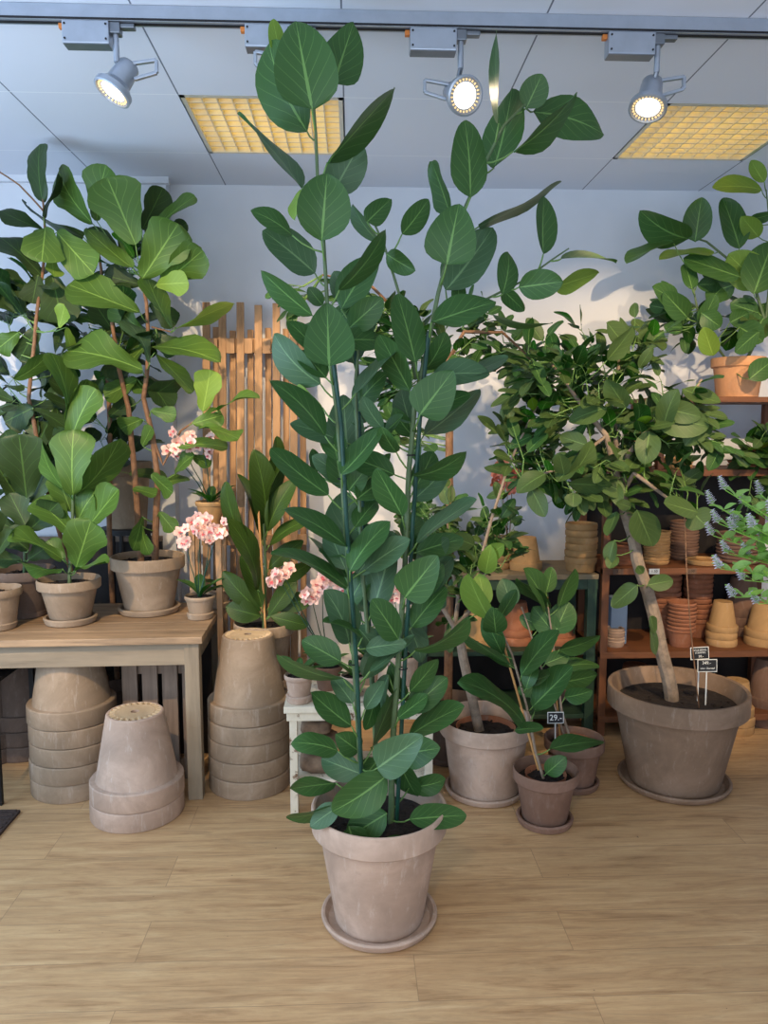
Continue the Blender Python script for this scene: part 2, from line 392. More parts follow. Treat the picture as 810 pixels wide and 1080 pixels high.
# ------------------------------------------------------------ pots
def pot_prof(Rr, H, rb, rim=None, wall=None):
    rim = rim or H*.2; wall = wall or max(.005, Rr*.055); ro = Rr; rn = rb+(Rr*.945-rb)*(1-rim/H)
    return [(.0001, 0), (rb*.2, 0), (rb*.96, 0), (rb, .004), (rn-.001, H-rim-.004), (rn, H-rim-.001), (ro-.004, H-rim), (ro-.001, H-rim+.004),
            (ro, H-.006), (ro-.003, H-.001), (ro-wall*.6, H), (ro-wall*1.1, H-.003), (ro-wall*1.25, H-.012), (rn-wall, H-rim-.01), (rb-wall, wall), (.0001, wall)]
def saucer_prof(r, h=.03):
    return [(.0001, 0), (r*.86, 0), (r*.95, .004), (r, h*.6), (r+.002, h*.85), (r-.003, h), (r-.010, h*.97), (r-.014, h*.7), (r*.88, .010), (.0001, .009)]
def soil_mb(r, z, c):
    mb = MB(); seg = 28; vs = [Vector((c[0], c[1], z))]; fs = []; rings = 7
    for i in range(1, rings+1):
        for j in range(seg):
            a = 2*PI*j/seg; rr = r*i/rings; p = Vector((c[0]+rr*math.cos(a), c[1]+rr*math.sin(a), z))
            p.z += noise.noise(p*45)*.008*(1 if i < rings else .2); vs.append(p)
    for j in range(seg): fs.append((0, 1+j, 1+(j+1) % seg))
    for i in range(rings-1):
        for j in range(seg):
            k2 = (j+1) % seg; fs.append((1+i*seg+j, 1+(i+1)*seg+j, 1+(i+1)*seg+k2, 1+i*seg+k2))
    mb.add(vs, fs)
    for q in range(26):   # crumbs of bark
        a = rng.uniform(0, 6.28); rr = r*math.sqrt(rng.random())*.88; p = Vector((c[0]+rr*math.cos(a), c[1]+rr*math.sin(a), z+.004)); s_ = rng.uniform(.003, .008)*min(1, r/.1)
        mb.box((-s_, -s_*.6, -s_*.4), (s_, s_*.6, s_*.5), Matrix.Translation(p) @ Matrix.Rotation(rng.uniform(0, 3), 4, 'Z') @ Matrix.Rotation(rng.uniform(-.5, .5), 4, 'X'))
    return mb
def pot_parts(root, c, z0, Rr, H, rb, mat, saucer=None, rim=None, soil=.82, inner=None):
    """pot standing at c on height z0; with saucer radius, it stands in its saucer"""
    zz = z0
    if saucer:
        MB().lathe(saucer_prof(saucer, .03), (c[0], c[1], z0), 56).build('saucer', mat, root); zz = z0+.010
    MB().lathe(pot_prof(Rr, H, rb, rim), (c[0], c[1], zz), 64).build('pot', mat, root)
    wall = max(.005, Rr*.055)
    zs = zz+H*soil; rs = rb+(Rr*.945-rb)*soil-wall-.001
    soil_mb(rs, zs, c).build('soil', M['soil'], root)
    if inner:
        MB().lathe([(rs*.62, -.05), (rs*.74, .02), (rs*.76, .021), (rs*.76, .018), (rs*.64, -.05)], (c[0], c[1], zs), 40).build('nursery_pot', M['terracotta'], root)
    return zs

ORD = ['topmost', 'second', 'third', 'fourth', 'fifth', 'sixth', 'seventh', 'eighth', 'ninth', 'tenth', 'eleventh', 'twelfth']
def upturned_stack(px, py, Rr, H, rb, n, dz, mat, where, z0=0, Y=None, group=None, what='upturned grey clay pot'):
    """stack of upside-down pots; py = where the front of the lowest rim meets what it stands on"""
    if Y is None: g = G(px, py, z0); c = Vector((g.x*(1+Rr/g.y), g.y+Rr, z0))
    else: g = P(px, 600, Y); c = Vector((g.x, Y, z0))
    rim = min(H*.25, dz*.97)
    prof = [(r_, H-z_) for r_, z_ in pot_prof(Rr, H, rb, rim)]
    prof[0] = (rb*.13, H); prof[1] = (rb*.5, H); prof[2:2] = [(rb*.7, H), (rb*.72, H), (rb*.88, H), (rb*.90, H)]
    prof[-1] = (rb*.13, H-.008); prof.append((rb*.13, H))
    def fn(i, j, r, z):
        if i in (3, 4) and Rr > .1: return r, z-(.008 if j % 3 == 0 else -.001)
        return r, z
    prof[-3:] = [(rb*.15, H-.028), (rb*.15, H)]; prof[0] = (rb*.15, H)
    mb = MB().lathe(prof[:6], (0, 0, 0), 72, fn=fn, m=M['clay_base'] if Rr > .1 else mat).lathe(prof[5:-1], (0, 0, 0), 72, m=mat).lathe(prof[-2:], (0, 0, 0), 24, m=mat)
    if Rr > .1: mb.lathe([(.0001, H-.027), (rb*.15, H-.027)], seg=24, m=M['slot'])  # black disc stands in for the shade down the drain hole
    for f in mb.f: f.reverse()
    first = mb.build('clay_pot', mat); res = []
    for i in range(n):
        o = first if i == 0 else first.copy()
        if i: col.objects.link(o)
        o.location = c+Vector((rng.uniform(-.003, .003), rng.uniform(-.003, .003), dz*i)); o.rotation_euler = (0, 0, rng.uniform(0, 6))
        k_ = n-1-i
        pos = 'topmost' if k_ == 0 else ('lowest' if i == 0 else ORD[k_]+' from top')
        tag(o, (f'{what}, {pos} of {where}') if n > 1 else f'{what} {where}', 'flower pot', group or ('pots of '+where if n > 1 else None))
    return c
def saucer_stack(px, Y, z0, r, n, mat, where, h=.02, step=.016, name='clay_saucer', pots=False, H=.09, rb=None):
    g = P(px, 600, Y); c = Vector((g.x, Y, z0))
    if pots: first = MB().lathe(pot_prof(r, H, rb or r*.7, step*.9), (0, 0, 0), 32).build('clay_pot', mat)
    else: first = MB().lathe(saucer_prof(r, h), (0, 0, 0), 32).build(name, mat)
    for i in range(n):
        o = first if i == 0 else first.copy()
        if i: col.objects.link(o)
        o.location = c+Vector((rng.uniform(-.003, .003), rng.uniform(-.003, .003), step*i))
        k_ = n-1-i; pos = 'topmost' if k_ == 0 else ('lowest' if i == 0 else (ORD[k_]+' from top' if k_ < 12 else 'low one'))
        kd = 'upright nested clay pot' if pots else 'thin clay saucer'
        tag(o, f'{kd}, {pos} of {where}' if n > 1 else f'{kd} {where}', 'flower pot' if pots else 'saucer', ('nested pots, ' if pots else 'saucers, ')+where if n > 1 else None)
    return c

# ============================================================ THE ROOM
XL, XR, YB, YF, ZC = -2.6, 3.2, 4.02, -1.5, 2.70
struct(MB().box((XL, YF, -.05), (XR, YB+.1, 0)).build('floor', M['floor'], smooth=False))
mb = MB()
xs = sorted(set([XL, XR]+[CX0+.6*i for i in range(-6, 7) if XL < CX0+.6*i < XR]))
ys = sorted(set([YF, YB+.1]+[CY0+.6*i for i in range(-9, 3) if YF < CY0+.6*i < YB+.1]))
FIX = []   # ceiling holes of the louvre lights
for a, b in zip(xs, xs[1:]):
    for c_, d in zip(ys, ys[1:]):
        ia = round((a-CX0)/.6); ic = round((c_-CY0)/.6)
        if ic == 0 and ia in (-1, 2): FIX.append((a, b, c_, d)); continue
        mb.add([(a, c_, ZC), (b, c_, ZC), (b, d, ZC), (a, d, ZC)], [(0, 3, 2, 1)])
o = mb.build('ceiling', M['ceiling'], smooth=False); struct(o)
struct(MB().box((XL, YF, ZC+.12), (XR, YB+.1, ZC+.16)).build('ceiling_slab', M['wall'], smooth=False)); 
struct(MB().box((XL, YB, 0), (XR, YB+.1, ZC+.12)).build('wall_back', M['wall'], smooth=False))
px = P(178, 300, 3.93).x
struct(MB().box((XL, 3.93, 0), (px, YB, ZC)).build('wall_back_left', M['wall'], smooth=False))
# left wall with a window opening
mb = MB(); mb.box((XL-.1, YF, 0), (XL, .2, ZC)).box((XL-.1, 2.8, 0), (XL, YB, ZC)).box((XL-.1, .2, 0), (XL, 2.8, .55)).box((XL-.1, .2, 2.4), (XL, 2.8, ZC))
struct(mb.build('wall_left', M['wall'], smooth=False))
struct(MB().box((XR, YF, 0), (XR+.1, YB, ZC)).build('wall_right', M['wall'], smooth=False))
struct(MB().box((px, YB-.018, 0), (XR, YB, .09), bev=.004).build('baseboard_back', M['wall'], smooth=False))
struct(MB().box((XL, 3.912, 0), (px, 3.93, .09), bev=.004).build('baseboard_left', M['wall'], smooth=False))
struct(MB().box((XL, 3.90, ZC-.03), (px+.02, 3.93, ZC)).build('trim_1', M['wall'], smooth=False))

# louvre ceiling lights
lam = glow('warm_fluorescent', srgb(255, 240, 150), 1.1)
lamback = glow('lit_reflector', srgb(250, 220, 118), .85)
refl = plain('louvre_metal', srgb(225, 215, 190), .3, .4, .05, 20, 0)
for n_, (a, b, c_, d) in enumerate(FIX):
    t = thing('ceiling_light', ((a+b)/2, (c_+d)/2, ZC+.115), ['square yellow-lit louvre ceiling light behind the tall plant tip, left of centre', 'square yellow-lit louvre ceiling light at the upper right'][n_], 'ceiling light', 'recessed louvre ceiling lights')
    mb = MB(); e = .004
    for lo, hi in (((a+e, c_+e), (a+.02, d-e)), ((b-.02, c_+e), (b-e, d-e)), ((a+e, c_+e), (b-e, c_+.02)), ((a+e, d-.02), (b-e, d-e))):
        mb.box((*lo, ZC-.002), (*hi, ZC+.1))
    mb.box((a+e, c_+e, ZC+.1), (b-e, d-e, ZC+.112)); mb.build('frame', refl, t, smooth=False)
    mb = MB(); nn = 10
    for i in range(1, nn):
        x = a+.02+(b-a-.04)*i/nn; mb.box((x-.002, c_+.02, ZC+.002), (x+.0015, d-.02, ZC+.03))
        y = c_+.02+(d-c_-.04)*i/nn; mb.box((a+.02, y-.003, ZC+.003), (b-.02, y+.003, ZC+.031))
    mb.build('louvre', refl, t, smooth=False)
    for i in range(4):
        x = a+.09+i*.14; MB().tube([(x, c_+.03, ZC+.075), (x, d-.03, ZC+.075)], .016, 12).build('fluorescent_tube', lam, t)
    MB().box((a+.022, c_+.022, ZC+.096), (b-.022, d-.022, ZC+.0995)).build('reflector', lamback, t, smooth=False)

# light track
TY = 2.385
mb = MB(); mb.box((XL, TY-.018, ZC-.045), (XR, TY+.018, ZC-.001), bev=.002)
tr_ = thing('light_track', (0, TY, ZC), 'long pale grey lighting track running across the ceiling', 'lighting track')
mb.build('rail', M['alu'], tr_, smooth=False)
MB().box((XL, TY-.0195, ZC-.044), (XR, TY-.006, ZC-.038)).box((XL, TY-.006, ZC-.047), (XR, TY+.006, ZC-.044)).build('slot', M['slot'], tr_, smooth=False)
def track_lamp(px0, px1, pyj, face, aim, label, beam=None, lens=5.0):
    a = P(px0, 38, TY); b = P(px1, 38, TY); zt = ZC-.047; H = .062; j = (b.x+.012)
    t = thing('track_spotlight', (a.x, TY, zt), label, 'spotlight', 'spotlights on the ceiling track')
    mb = MB(); mb.box((a.x, TY-.022, zt-H), (b.x, TY+.022, zt), bev=.003); mb.build('driver_box', M['alu'], t, smooth=False)
    mb = MB().box((a.x+.002, TY-.0205, zt-H-.002), (b.x-.002, TY+.0205, zt-H+.001)); mb.build('box_underside', M['alu_dark'], t, smooth=False)
    MB().box((a.x-.014, TY-.008, zt-.016), (a.x, TY+.008, zt-.002), bev=.002).build('end_clip', M['orange_plastic'], t, smooth=False)
    for x, z in ((a.x+.008, zt-.01), (a.x+.008, zt-H+.012), (b.x-.008, zt-.01), (b.x-.008, zt-H+.012)):
        MB().lathe([(.0001, 0), (.003, 0), (.003, .002), (.0001, .002)], seg=10, mtx=Matrix.Translation((x, TY-.0225, z)) @ Matrix.Rotation(PI/2, 4, 'X')).build('screw', M['slot'], t)
    MB().box((b.x, TY-.016, zt-.03), (b.x+.03, TY+.016, zt), bev=.003).box((b.x+.03, TY-.012, zt-.014), (b.x+.07, TY+.012, zt-.002), bev=.003).build('track_adapter', M['alu_dark'], t, smooth=False)
    top = V(b.x+.014, TY, zt-.028); knee = top-V(0, 0, .075)
    MB().tube([top, knee], .0085, 12).build('stem', M['alu'], t)
    d = Vector(aim).normalized(); fc = P(face[0], face[1], TY-.0); c0 = fc-d*.105
    rot = d.to_track_quat('Z', 'Y').to_matrix().to_4x4(); mt = Matrix.Translation(c0) @ rot
    MB().lathe([(.0001, 0), (.026, 0), (.031, .006), (.033, .03), (.036, .07), (.047, .083), (.055, .09), (.056, .106), (.05, .108), (.048, .1), (.0001, .098)], seg=36, mtx=mt).build('lamp_head', M['alu'], t)
    rg = MB()
    for q in range(26):
        an = 2*PI*q/26; rg.box((-.003, -.0018, 0), (.003, .0018, .004), mt @ Matrix.Rotation(an, 4, 'Z') @ Matrix.Translation((.0425, 0, .1005)))
    rg.build('led_ring', M['led_ring'], t, smooth=False)
    MB().lathe([(.0001, .1035), (.030, .103), (.036, .1), (.036, .098)], seg=36, mtx=mt).build('lens', glow('lamp_lens', (1, .95, .88, 1), lens), t)
    # bracket: stem foot to the head, then a loop handle
    p2 = mt @ V(0, 0, .03)
    MB().tube([knee+V(0, 0, .01), knee, p2], .0075, 8).build('joint_arm', M['alu_dark'], t)
    s_ = -1 if aim[0] >= 0 else 1
    s1 = mt @ V(.0, 0, .01); ex = Vector((s_, 0, 0))
    l0 = p2+V(s_*.02, -.01, .02); l1 = l0+ex*.075+V(0, 0, .012); l2 = l1+V(0, 0, -.035); l3 = p2+V(s_*.03, -.01, -.022)
    h = MB()
    for u_, w_ in ((l0, l1), (l1, l2), (l2, l3)): h.beam(u_, w_, .009, .013, up=(0, 1, 0))
    h.build('loop_handle', M['alu'], t, smooth=False)
    spot('track_spot_beam', mt @ V(0, 0, .12), (mt @ V(0, 0, .12))+d, beam or 8, WARM, 42, .5)
track_lamp(68, 117, 127, (118, 98), (-.45, -.25, -.85), 'grey track spotlight at the upper left with handle to its right, pointing down left', 8, 1.6)
track_lamp(259, 308, 320, (312, 100), (.2, .5, -.8), 'grey track spotlight mostly hidden behind the tall plant top leaves', 14)
track_lamp(432, 481, 483, (491, 101), (.28, -.82, -.42), 'grey track spotlight in the middle whose lit face looks at the viewer', .8, 2.0)
track_lamp(640, 689, 690, (683, 115), (-.25, -.35, -.9), 'grey track spotlight at the upper right pointing down', 8, 1.6)

# rug corner
g0 = G(26, 852); g1 = G(0, 893)
t = MB().box((-2.4, 2.3, .0), (g0.x, 2.92, .012), Matrix.Rotation(0, 4, 'Z'), bev=.003)
for i in range(20): t.box((-2.39, 2.31+i*.031, .012), (g0.x-.01, 2.325+i*.031, .016))
o = t.build('floor_mat', M['rug'], smooth=False); o.rotation_euler = (0, 0, 0); tag(rebase(o, (g0.x-.3, 2.6, 0)), 'dark ribbed floor mat, its corner at the lower left edge', 'mat')

# ============================================================ TABLE (left)
TZ = .68
A = G(213, 672, TZ)          # front right corner
B_ = G(240, 641, TZ)         # back right corner
ang = math.atan2(G(215, 845).y-G(60, 846).y, 1) * 0
fx = Vector((1, -.02, 0)).normalized(); bk = (B_-A); bk.z = 0; depth = max(.62, min(.75, bk.length)); 
tb = thing('wooden_table', (A.x-.8, A.y+.3, 0), 'weathered wooden table at the left carrying potted fiddle-leaf plants', 'table')
rt = Matrix.Translation((A.x, A.y, 0)) @ Matrix.Rotation(R(1.5), 4, 'Z')
TL = 1.75
mb = MB(); npl = 5; pw = depth/npl
for i in range(npl): mb.box((-TL, i*pw+.001, TZ-.028), (-.0 , (i+1)*pw-.001, TZ), rt, bev=.003)
mb.build('table_top', M['table_top'], tb, smooth=False)
MB().box((-TL+.02, .03, TZ-.12), (-.03, .052, TZ-.028), rt, bev=.002).build('long_apron', M['table_rail'], tb, smooth=False)
mb = MB().box((-TL+.02, depth-.05, TZ-.12), (-.03, depth-.028, TZ-.028), rt, bev=.002)
mb.build('long_apron', M['table_rail'], tb, smooth=False)
MB().box((-.052, .07, TZ-.12), (-.03, depth-.07, TZ-.028), rt, bev=.002).build('side_apron', M['table_rail'], tb, smooth=False)
for x0 in (-.075, -TL+.01):
    for y0 in (.02, depth-.08): MB().box((x0, y0, 0), (x0+.058, y0+.058, TZ-.028), rt, bev=.003).build('leg', M['table_leg'], tb, smooth=False)
bd = thing('added_dark_panel', (P(110, 600, 3.87).x, 3.87, 0), 'added dark panel standing in for the darkness behind the table pots', 'board')  # made-up panel, added only to darken the gap behind the table pots
MB().box((P(-60, 600, 3.87).x, 3.865, 0), (P(172, 600, 3.87).x, 3.885, .93), bev=.003).build('panel', M['mesh_dark'], bd, smooth=False)
MB().box((P(-60, 600, 3.87).x, 3.855, .93), (P(172, 600, 3.87).x, 3.89, .955), bev=.003).build('top_edge', M['crate'], bd, smooth=False)
# crate of dark grey slats leaning under the table
g = G(165, 822); cy = G(165, 822).y
cr = thing('slatted_crate', (P(165, 820, cy).x, cy, 0), 'dark grey slatted wooden crate standing on end under the table', 'crate')
x0 = P(130, 760, cy).x; x1 = P(212, 760, cy).x; zt = .56; sw = (x1-x0)/4.4
for i in range(4):
    xx = x0+i*sw*1.13; MB().box((xx, cy, 0.0), (xx+sw*.86, cy+.016, min(zt, .555)), bev=.002).build('slat', M['crate'], cr, smooth=False)
mb = MB()
for z in (.03, .46): MB().box((x0+.005, cy+.016, z), (x1-.005, cy+.036, z+.05), bev=.002).build('cross_rail', M['crate'], cr, smooth=False)
MB().box((x0, cy+.26, 0.0), (x1, cy+.275, .55)).build('back_panel', M['mesh_dark'], cr, smooth=False)
# black iron table leg at the left frame edge (small side table out of frame)
g = G(2, 850); print('TABLE', A, B_, depth)
st = thing('iron_side_table', (g.x-.25, g.y+.05, 0), 'black iron side table at the left frame edge, only its leg showing', 'side table')
for dx, dy in ((0, 0), (-.45, 0), (0, .35), (-.45, .35)):
    MB().box((g.x-.02+dx, g.y+dy, 0), (g.x+dx, g.y+.02+dy, .50)).build('leg', M['black'], st, smooth=False)
MB().box((g.x-.48, g.y-.01, .5), (g.x+.005, g.y+.38, .515)).build('top', M['black'], st, smooth=False)

# ============================================================ UPTURNED POT STACKS
upturned_stack(265, 845, .172, .34, .105, 5, .076, M['clay'], 'the stack right of the table leg', group='upturned pots right of the table')
upturned_stack(147, 880, .178, .33, .108, 2, .076, M['clay_pink'], 'the short stack before the table', group='upturned pots in front of the table')
upturned_stack(82, 849, .176, .33, .112, 5, .076, M['clay'], 'the tall stack under the table', group='upturned pots under the table')
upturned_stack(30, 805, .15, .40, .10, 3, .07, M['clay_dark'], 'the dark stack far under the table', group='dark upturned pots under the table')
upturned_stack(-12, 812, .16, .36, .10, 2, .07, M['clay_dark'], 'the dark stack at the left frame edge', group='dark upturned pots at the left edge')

# ============================================================ TRELLIS on the back wall
tY = 3.62
tre = thing('wooden_trellis', (P(265, 600, tY).x, tY+.1, 0), 'brown slatted wooden trellis leaning against the back wall', 'trellis')
def lean(z): return tY+.26*(z/2.1)
def slat(pxx, ytop, ybot, w, off, name='slat'):
    zt_ = P(pxx, ytop, 3.85).z; zb = 0.02 if ybot is None else P(pxx, ybot, 3.8).z
    xx = P(pxx, 500, 3.78).x
    return MB().beam((xx, lean(zb)+off, zb), (xx, lean(zt_)+off, zt_), w, .016, up=(0, -1, 0)).build(name, M['trellis'], tre, smooth=False)
for i, x in enumerate((217, 234, 253, 272, 291, 309)): slat(x+1, 318+[0, 2, 0, 3, 1, 4][i], None, .036, 0)
for i, x in enumerate((225, 243, 262, 281, 300, 318)): slat(x+1, 345+rng.randint(-2, 3), None, .030, .06)
for zz in (P(260, 363, 3.8).z, .95, .35):
    MB().beam((P(212, 500, 3.78).x, lean(zz)+.025, zz), (P(323, 500, 3.78).x, lean(zz)+.025, zz), .07 if zz > 1.5 else .05, .03, up=(0, -1, 0)).build('cross_rail', M['trellis'], tre, smooth=False)
for i, x in enumerate((226, 244, 263, 282, 301)):
    z0_ = P(x, 372, 3.8).z; z1_ = P(x, 356, 3.8).z; xx = P(x, 500, 3.78).x; MB().box((xx-.02, lean(z0_)-.02, z0_), (xx+.02, lean(z0_)+.0, z1_)).build('spacer_block', M['trellis'], tre, smooth=False)

# ============================================================ WHITE STOOL / BENCH
SZ = .44
a = G(299, 746, SZ); b = G(462, 741, SZ); dep = .30
bn = thing('painted_bench', ((a.x+b.x)/2, a.y+.15, 0), 'low white bench with chipped paint behind the tall plant', 'bench')
mb = MB(); mb.box((a.x, a.y, SZ-.026), (b.x, a.y+dep, SZ), bev=.003); mb.build('seat_board', M['white_chip'], bn, smooth=False)
MB().box((a.x+.01, a.y+.01, SZ-.06), (b.x-.01, a.y+.03, SZ-.026), bev=.002).box((a.x+.01, a.y+dep-.03, SZ-.06), (b.x-.01, a.y+dep-.01, SZ-.026), bev=.002).build('apron', M['white_chip'], bn, smooth=False)
for x in (a.x+.02, b.x-.05):
    for y in (a.y+.015, a.y+dep-.045): MB().box((x, y, 0), (x+.03, y+.03, SZ-.05), bev=.002).build('leg', M['white_chip'], bn, smooth=False)
MB().box((a.x+.03, a.y+.02, .12), (b.x-.03, a.y+dep-.02, .14), bev=.002).build('lower_shelf', M['white_chip'], bn, smooth=False)
# rough stones stacked on the lower shelf of the bench
def stone(c, s, label):
    bm = bmesh.new(); bmesh.ops.create_icosphere(bm, subdivisions=3, radius=1); off = Vector((rng.random()*9,)*3)
    mb = MB(); bm.verts.index_update()
    vs = []
    for v in bm.verts:
        p = v.co.copy(); q = Vector([math.copysign(abs(x)**.55, x) for x in p]); q *= 1+.16*noise.noise(p*1.6+off)+.06*noise.noise(p*5+off)
        vs.append(Vector((c[0]+q.x*s[0], c[1]+q.y*s[1], c[2]+q.z*s[2])))
    zm = min(v.z for v in vs); dz = c[2]-s[2]-zm
    vs = [v+V(0, 0, dz) for v in vs]
    mb.add(vs, [[v.index for v in f.verts] for f in bm.faces]); bm.free()
    return tag(rebase(mb.build('rough_stone', M['stone'], sharp=0), (c[0], c[1], c[2]-s[2])), label, 'stone', 'rough stones on the bench lower shelf')
sx = P(336, 780, a.y+.1).x
stone((sx, a.y+.12, .14+.035), (.075, .07, .035), 'brown rough stone, lowest of the pile under the bench left side')
stone((sx+.005, a.y+.12, .14+.112), (.07, .065, .036), 'brown rough stone, middle of the pile under the bench left side')
stone((sx-.01, a.y+.12, .14+.182), (.06, .06, .028), 'brown rough stone, topmost of the pile under the bench left side')

# ============================================================ GREEN SHELF (centre) and ORANGE WOOD SHELF (right)
def Xat(px, Y): return P(px, 600, Y).x
gy = 3.58; gz = .80
xa, xb = Xat(440, gy), Xat(632, gy)
gs = thing('green_shelf', ((xa+xb)/2, gy+.2, 0), 'dark green shelf unit with worn top, centre right by the wall', 'shelf')
MB().box((xa, gy, gz-.025), (xb, YB-.04, gz), bev=.003).build('top_board', M['green_top'], gs, smooth=False)
for z in (.42, .1): MB().box((xa+.02, gy+.02, z-.022), (xb-.02, YB-.05, z), bev=.002).build('shelf_board', M['green_paint'], gs, smooth=False)
MB().box((xa, gy+.01, gz-.075), (xb, gy+.03, gz-.025)).build('apron', M['green_paint'], gs, smooth=False)
for x in (xa+.005, xb-.05):
    for y in (gy+.005, YB-.09): MB().box((x, y, 0), (x+.045, y+.045, gz-.025), bev=.002).build('post', M['green_paint'], gs, smooth=False)
MB().box((xa+.03, YB-.05, .03), (xb-.03, YB-.042, gz-.03)).build('back_panel', M['mesh_dark'], gs, smooth=False)
oy = 3.56; xa, xb = Xat(636, oy), Xat(850, oy)
OS = thing('wooden_shelf', ((xa+xb)/2, oy+.2, 0), 'orange-brown wooden shelf unit full of clay saucers and pots at the right', 'shelf')
OZ = (.10, .42, .83, 1.30)
for z in OZ: MB().box((xa, oy, z-.03), (xb, YB-.03, z), bev=.002).build('shelf_board', M['shelf'], OS, smooth=False)
z5 = P(768, 420, oy+.2).z
MB().box((Xat(690, oy), oy+.02, z5-.025), (xb, YB-.03, z5), bev=.002).build('top_board', M['shelf'], OS, smooth=False)
for x in (xa, xb-.035):
    for y in (oy+.005, YB-.075): MB().box((x, y, 0), (x+.035, y+.035, 1.34 if x == xa else z5-.025), bev=.002).build('post', M['shelf_post'], OS, smooth=False)
for y in (oy+.03, YB-.075): MB().box((Xat(692, oy), y, 1.30), (Xat(692, oy)+.03, y+.03, z5-.025), bev=.002).build('short_post', M['shelf_post'], OS, smooth=False)
MB().box((xa+.02, YB-.035, .05), (xb-.02, YB-.028, 1.28)).build('back_panel', M['mesh_dark'], OS, smooth=False)
# price cards on the shelf edge
def textobj(txt, size, mtx, mat, name, parent):
    cu = bpy.data.curves.new(name, 'FONT'); cu.body = txt; cu.size = size; cu.align_x = 'CENTER'; cu.align_y = 'CENTER'; cu.extrude = .0004
    tmp = bpy.data.objects.new('t', cu); col.objects.link(tmp); dg = bpy.context.evaluated_depsgraph_get(); dg.update()
    me = bpy.data.meshes.new_from_object(tmp.evaluated_get(dg)); bpy.data.objects.remove(tmp)
    me.transform(Matrix.Translation(-(parent.location if parent else Vector())) @ mtx); me.materials.clear(); me.materials.append(mat)
    o = bpy.data.objects.new(name, me); col.objects.link(o)
    if parent: o.parent = parent
    return o
for i, (pxx, txt) in enumerate(((652, '2.-'), (690, '1.50'), (729, '2.50'))):
    x = Xat(pxx, oy); t = thing('price_label', (x, oy-.001, .815), f'small price card on the shelf edge, {["left", "middle", "right"][i]} one of three', 'price card', 'price cards on the shelf edge')
    MB().box((x-.025, oy-.003, .803), (x+.025, oy-.0005, .829)).build('card', plain('brown_card', srgb(110, 84, 66), .7) if i != 1 else M['chalk'], t, smooth=False)
    textobj(txt, .018, Matrix.Translation((x, oy-.004, .816)) @ Matrix.Rotation(PI/2, 4, 'X'), M['card'] if i == 1 else M['mesh_dark'], 'lettering', t)

# things on the orange shelf
sy = oy+.13
saucer_stack(657, sy, .83, .058, 6, M['terracotta'], 'the upper shelf stack beside the left post')
saucer_stack(692, sy, .83, .062, 10, M['tan'], 'the upper shelf stack right of the trunk')
saucer_stack(720, sy+.13, .83, .07, 12, M['clay_brown'], 'the brown stack back on the upper shelf')
saucer_stack(741, sy-.02, .83, .082, 1, M['tan'], 'standing alone on the upper shelf edge, wide and shallow', h=.026)
saucer_stack(778, sy+.03, .83, .105, 8, M['clay_brown'], 'the wide stack behind the lilac flowers', step=.018)
saucer_stack(651, sy-.02, .42, .045, 6, M['clay_pink'], 'the short lower shelf stack at left', step=.015)
saucer_stack(702, sy+.16, .42, .08, 11, M['terracotta'], 'the lower shelf stack behind the trunk', pots=True, H=.1, step=.028)
saucer_stack(737, sy+.16, .42, .072, 11, M['terracotta'], 'the dim tall stack back right, lower shelf', pots=True, H=.1, step=.026)
saucer_stack(721, sy-.02, .42, .07, 8, M['terracotta'], 'the bright front stack, lower shelf', pots=True, H=.09, step=.019)
upturned_stack(764, 0, .075, .15, .045, 3, .034, M['tan'], 'the small tan stack, lower shelf', z0=.42, Y=sy, what='upturned tan clay pot')
upturned_stack(808, 0, .09, .17, .055, 2, .04, M['tan'], 'the tan lower shelf stack, right edge', z0=.42, Y=sy, what='upturned tan clay pot')
upturned_stack(785, 0, .095, .2, .06, 3, .05, M['clay_brown'], 'the brown stack back on the lower shelf', z0=.42, Y=sy+.2, what='upturned brown clay pot')
upturned_stack(775, 778, .085, .17, .055, 3, .045, M['tan'], 'the tan floor stack under the right shelf', what='upturned tan clay pot')
upturned_stack(806, 770, .09, .24, .055, 3, .05, M['clay_brown'], 'the floor stack at the right frame edge', what='upturned brown clay pot')
upturned_stack(668, 768, .09, .2, .06, 3, .05, M['terracotta'], 'the dim floor stack behind the big pot', what='upturned brown clay pot')
# upper shelf (z 1.30) items behind the foliage
saucer_stack(705, sy, 1.30, .09, 3, M['tan'], 'the flat stack on the highest shelf', step=.018)
saucer_stack(672, sy, 1.30, .07, 5, M['terracotta'], 'the orange stack, highest shelf left', pots=True, H=.09, step=.025)
saucer_stack(790, sy, 1.30, .12, 2, M['terracotta'], 'the wide pair, highest shelf right', step=.02)
saucer_stack(645, sy, 1.30, .06, 4, M['terracotta'], 'the stack at the highest shelf left end')
t = MB().box((Xat(646, sy), sy, .42), (Xat(664, sy), sy+.08, .42+.24), bev=.012).build('folded_cloth', M['blue_cloth']); tag(rebase(t, (Xat(655, sy), sy+.04, .42)), 'pale blue folded cloth standing on the right shelf beside its left post', 'cloth')
# things on the green shelf
upturned_stack(612, 0, .075, .16, .05, 1, .03, M['tan'], 'x', z0=.80, Y=gy+.13) if False else None
saucer_stack(612, gy+.11, .80, .078, 6, M['tan'], 'the tan stack right on the green shelf', pots=True, H=.07, step=.033, rb=.07)
upturned_stack(554, 0, .082, .16, .05, 1, .04, M['tan'], 'standing alone on the green shelf top', z0=.80, Y=gy+.16, what='upturned tan clay pot')
upturned_stack(524, 0, .07, .12, .045, 2, .04, M['tan'], 'the small pair left on the green shelf', z0=.80, Y=gy+.2, what='upturned tan clay pot')
upturned_stack(502, 0, .09, .17, .055, 1, .04, M['tan'], 'on the green lower shelf behind the grey trunk', z0=.42, Y=gy+.15, what='upturned tan clay pot')
upturned_stack(545, 0, .085, .17, .055, 2, .04, M['terracotta'], 'the orange pair, green lower shelf', z0=.42, Y=gy+.18, what='upturned orange clay pot')
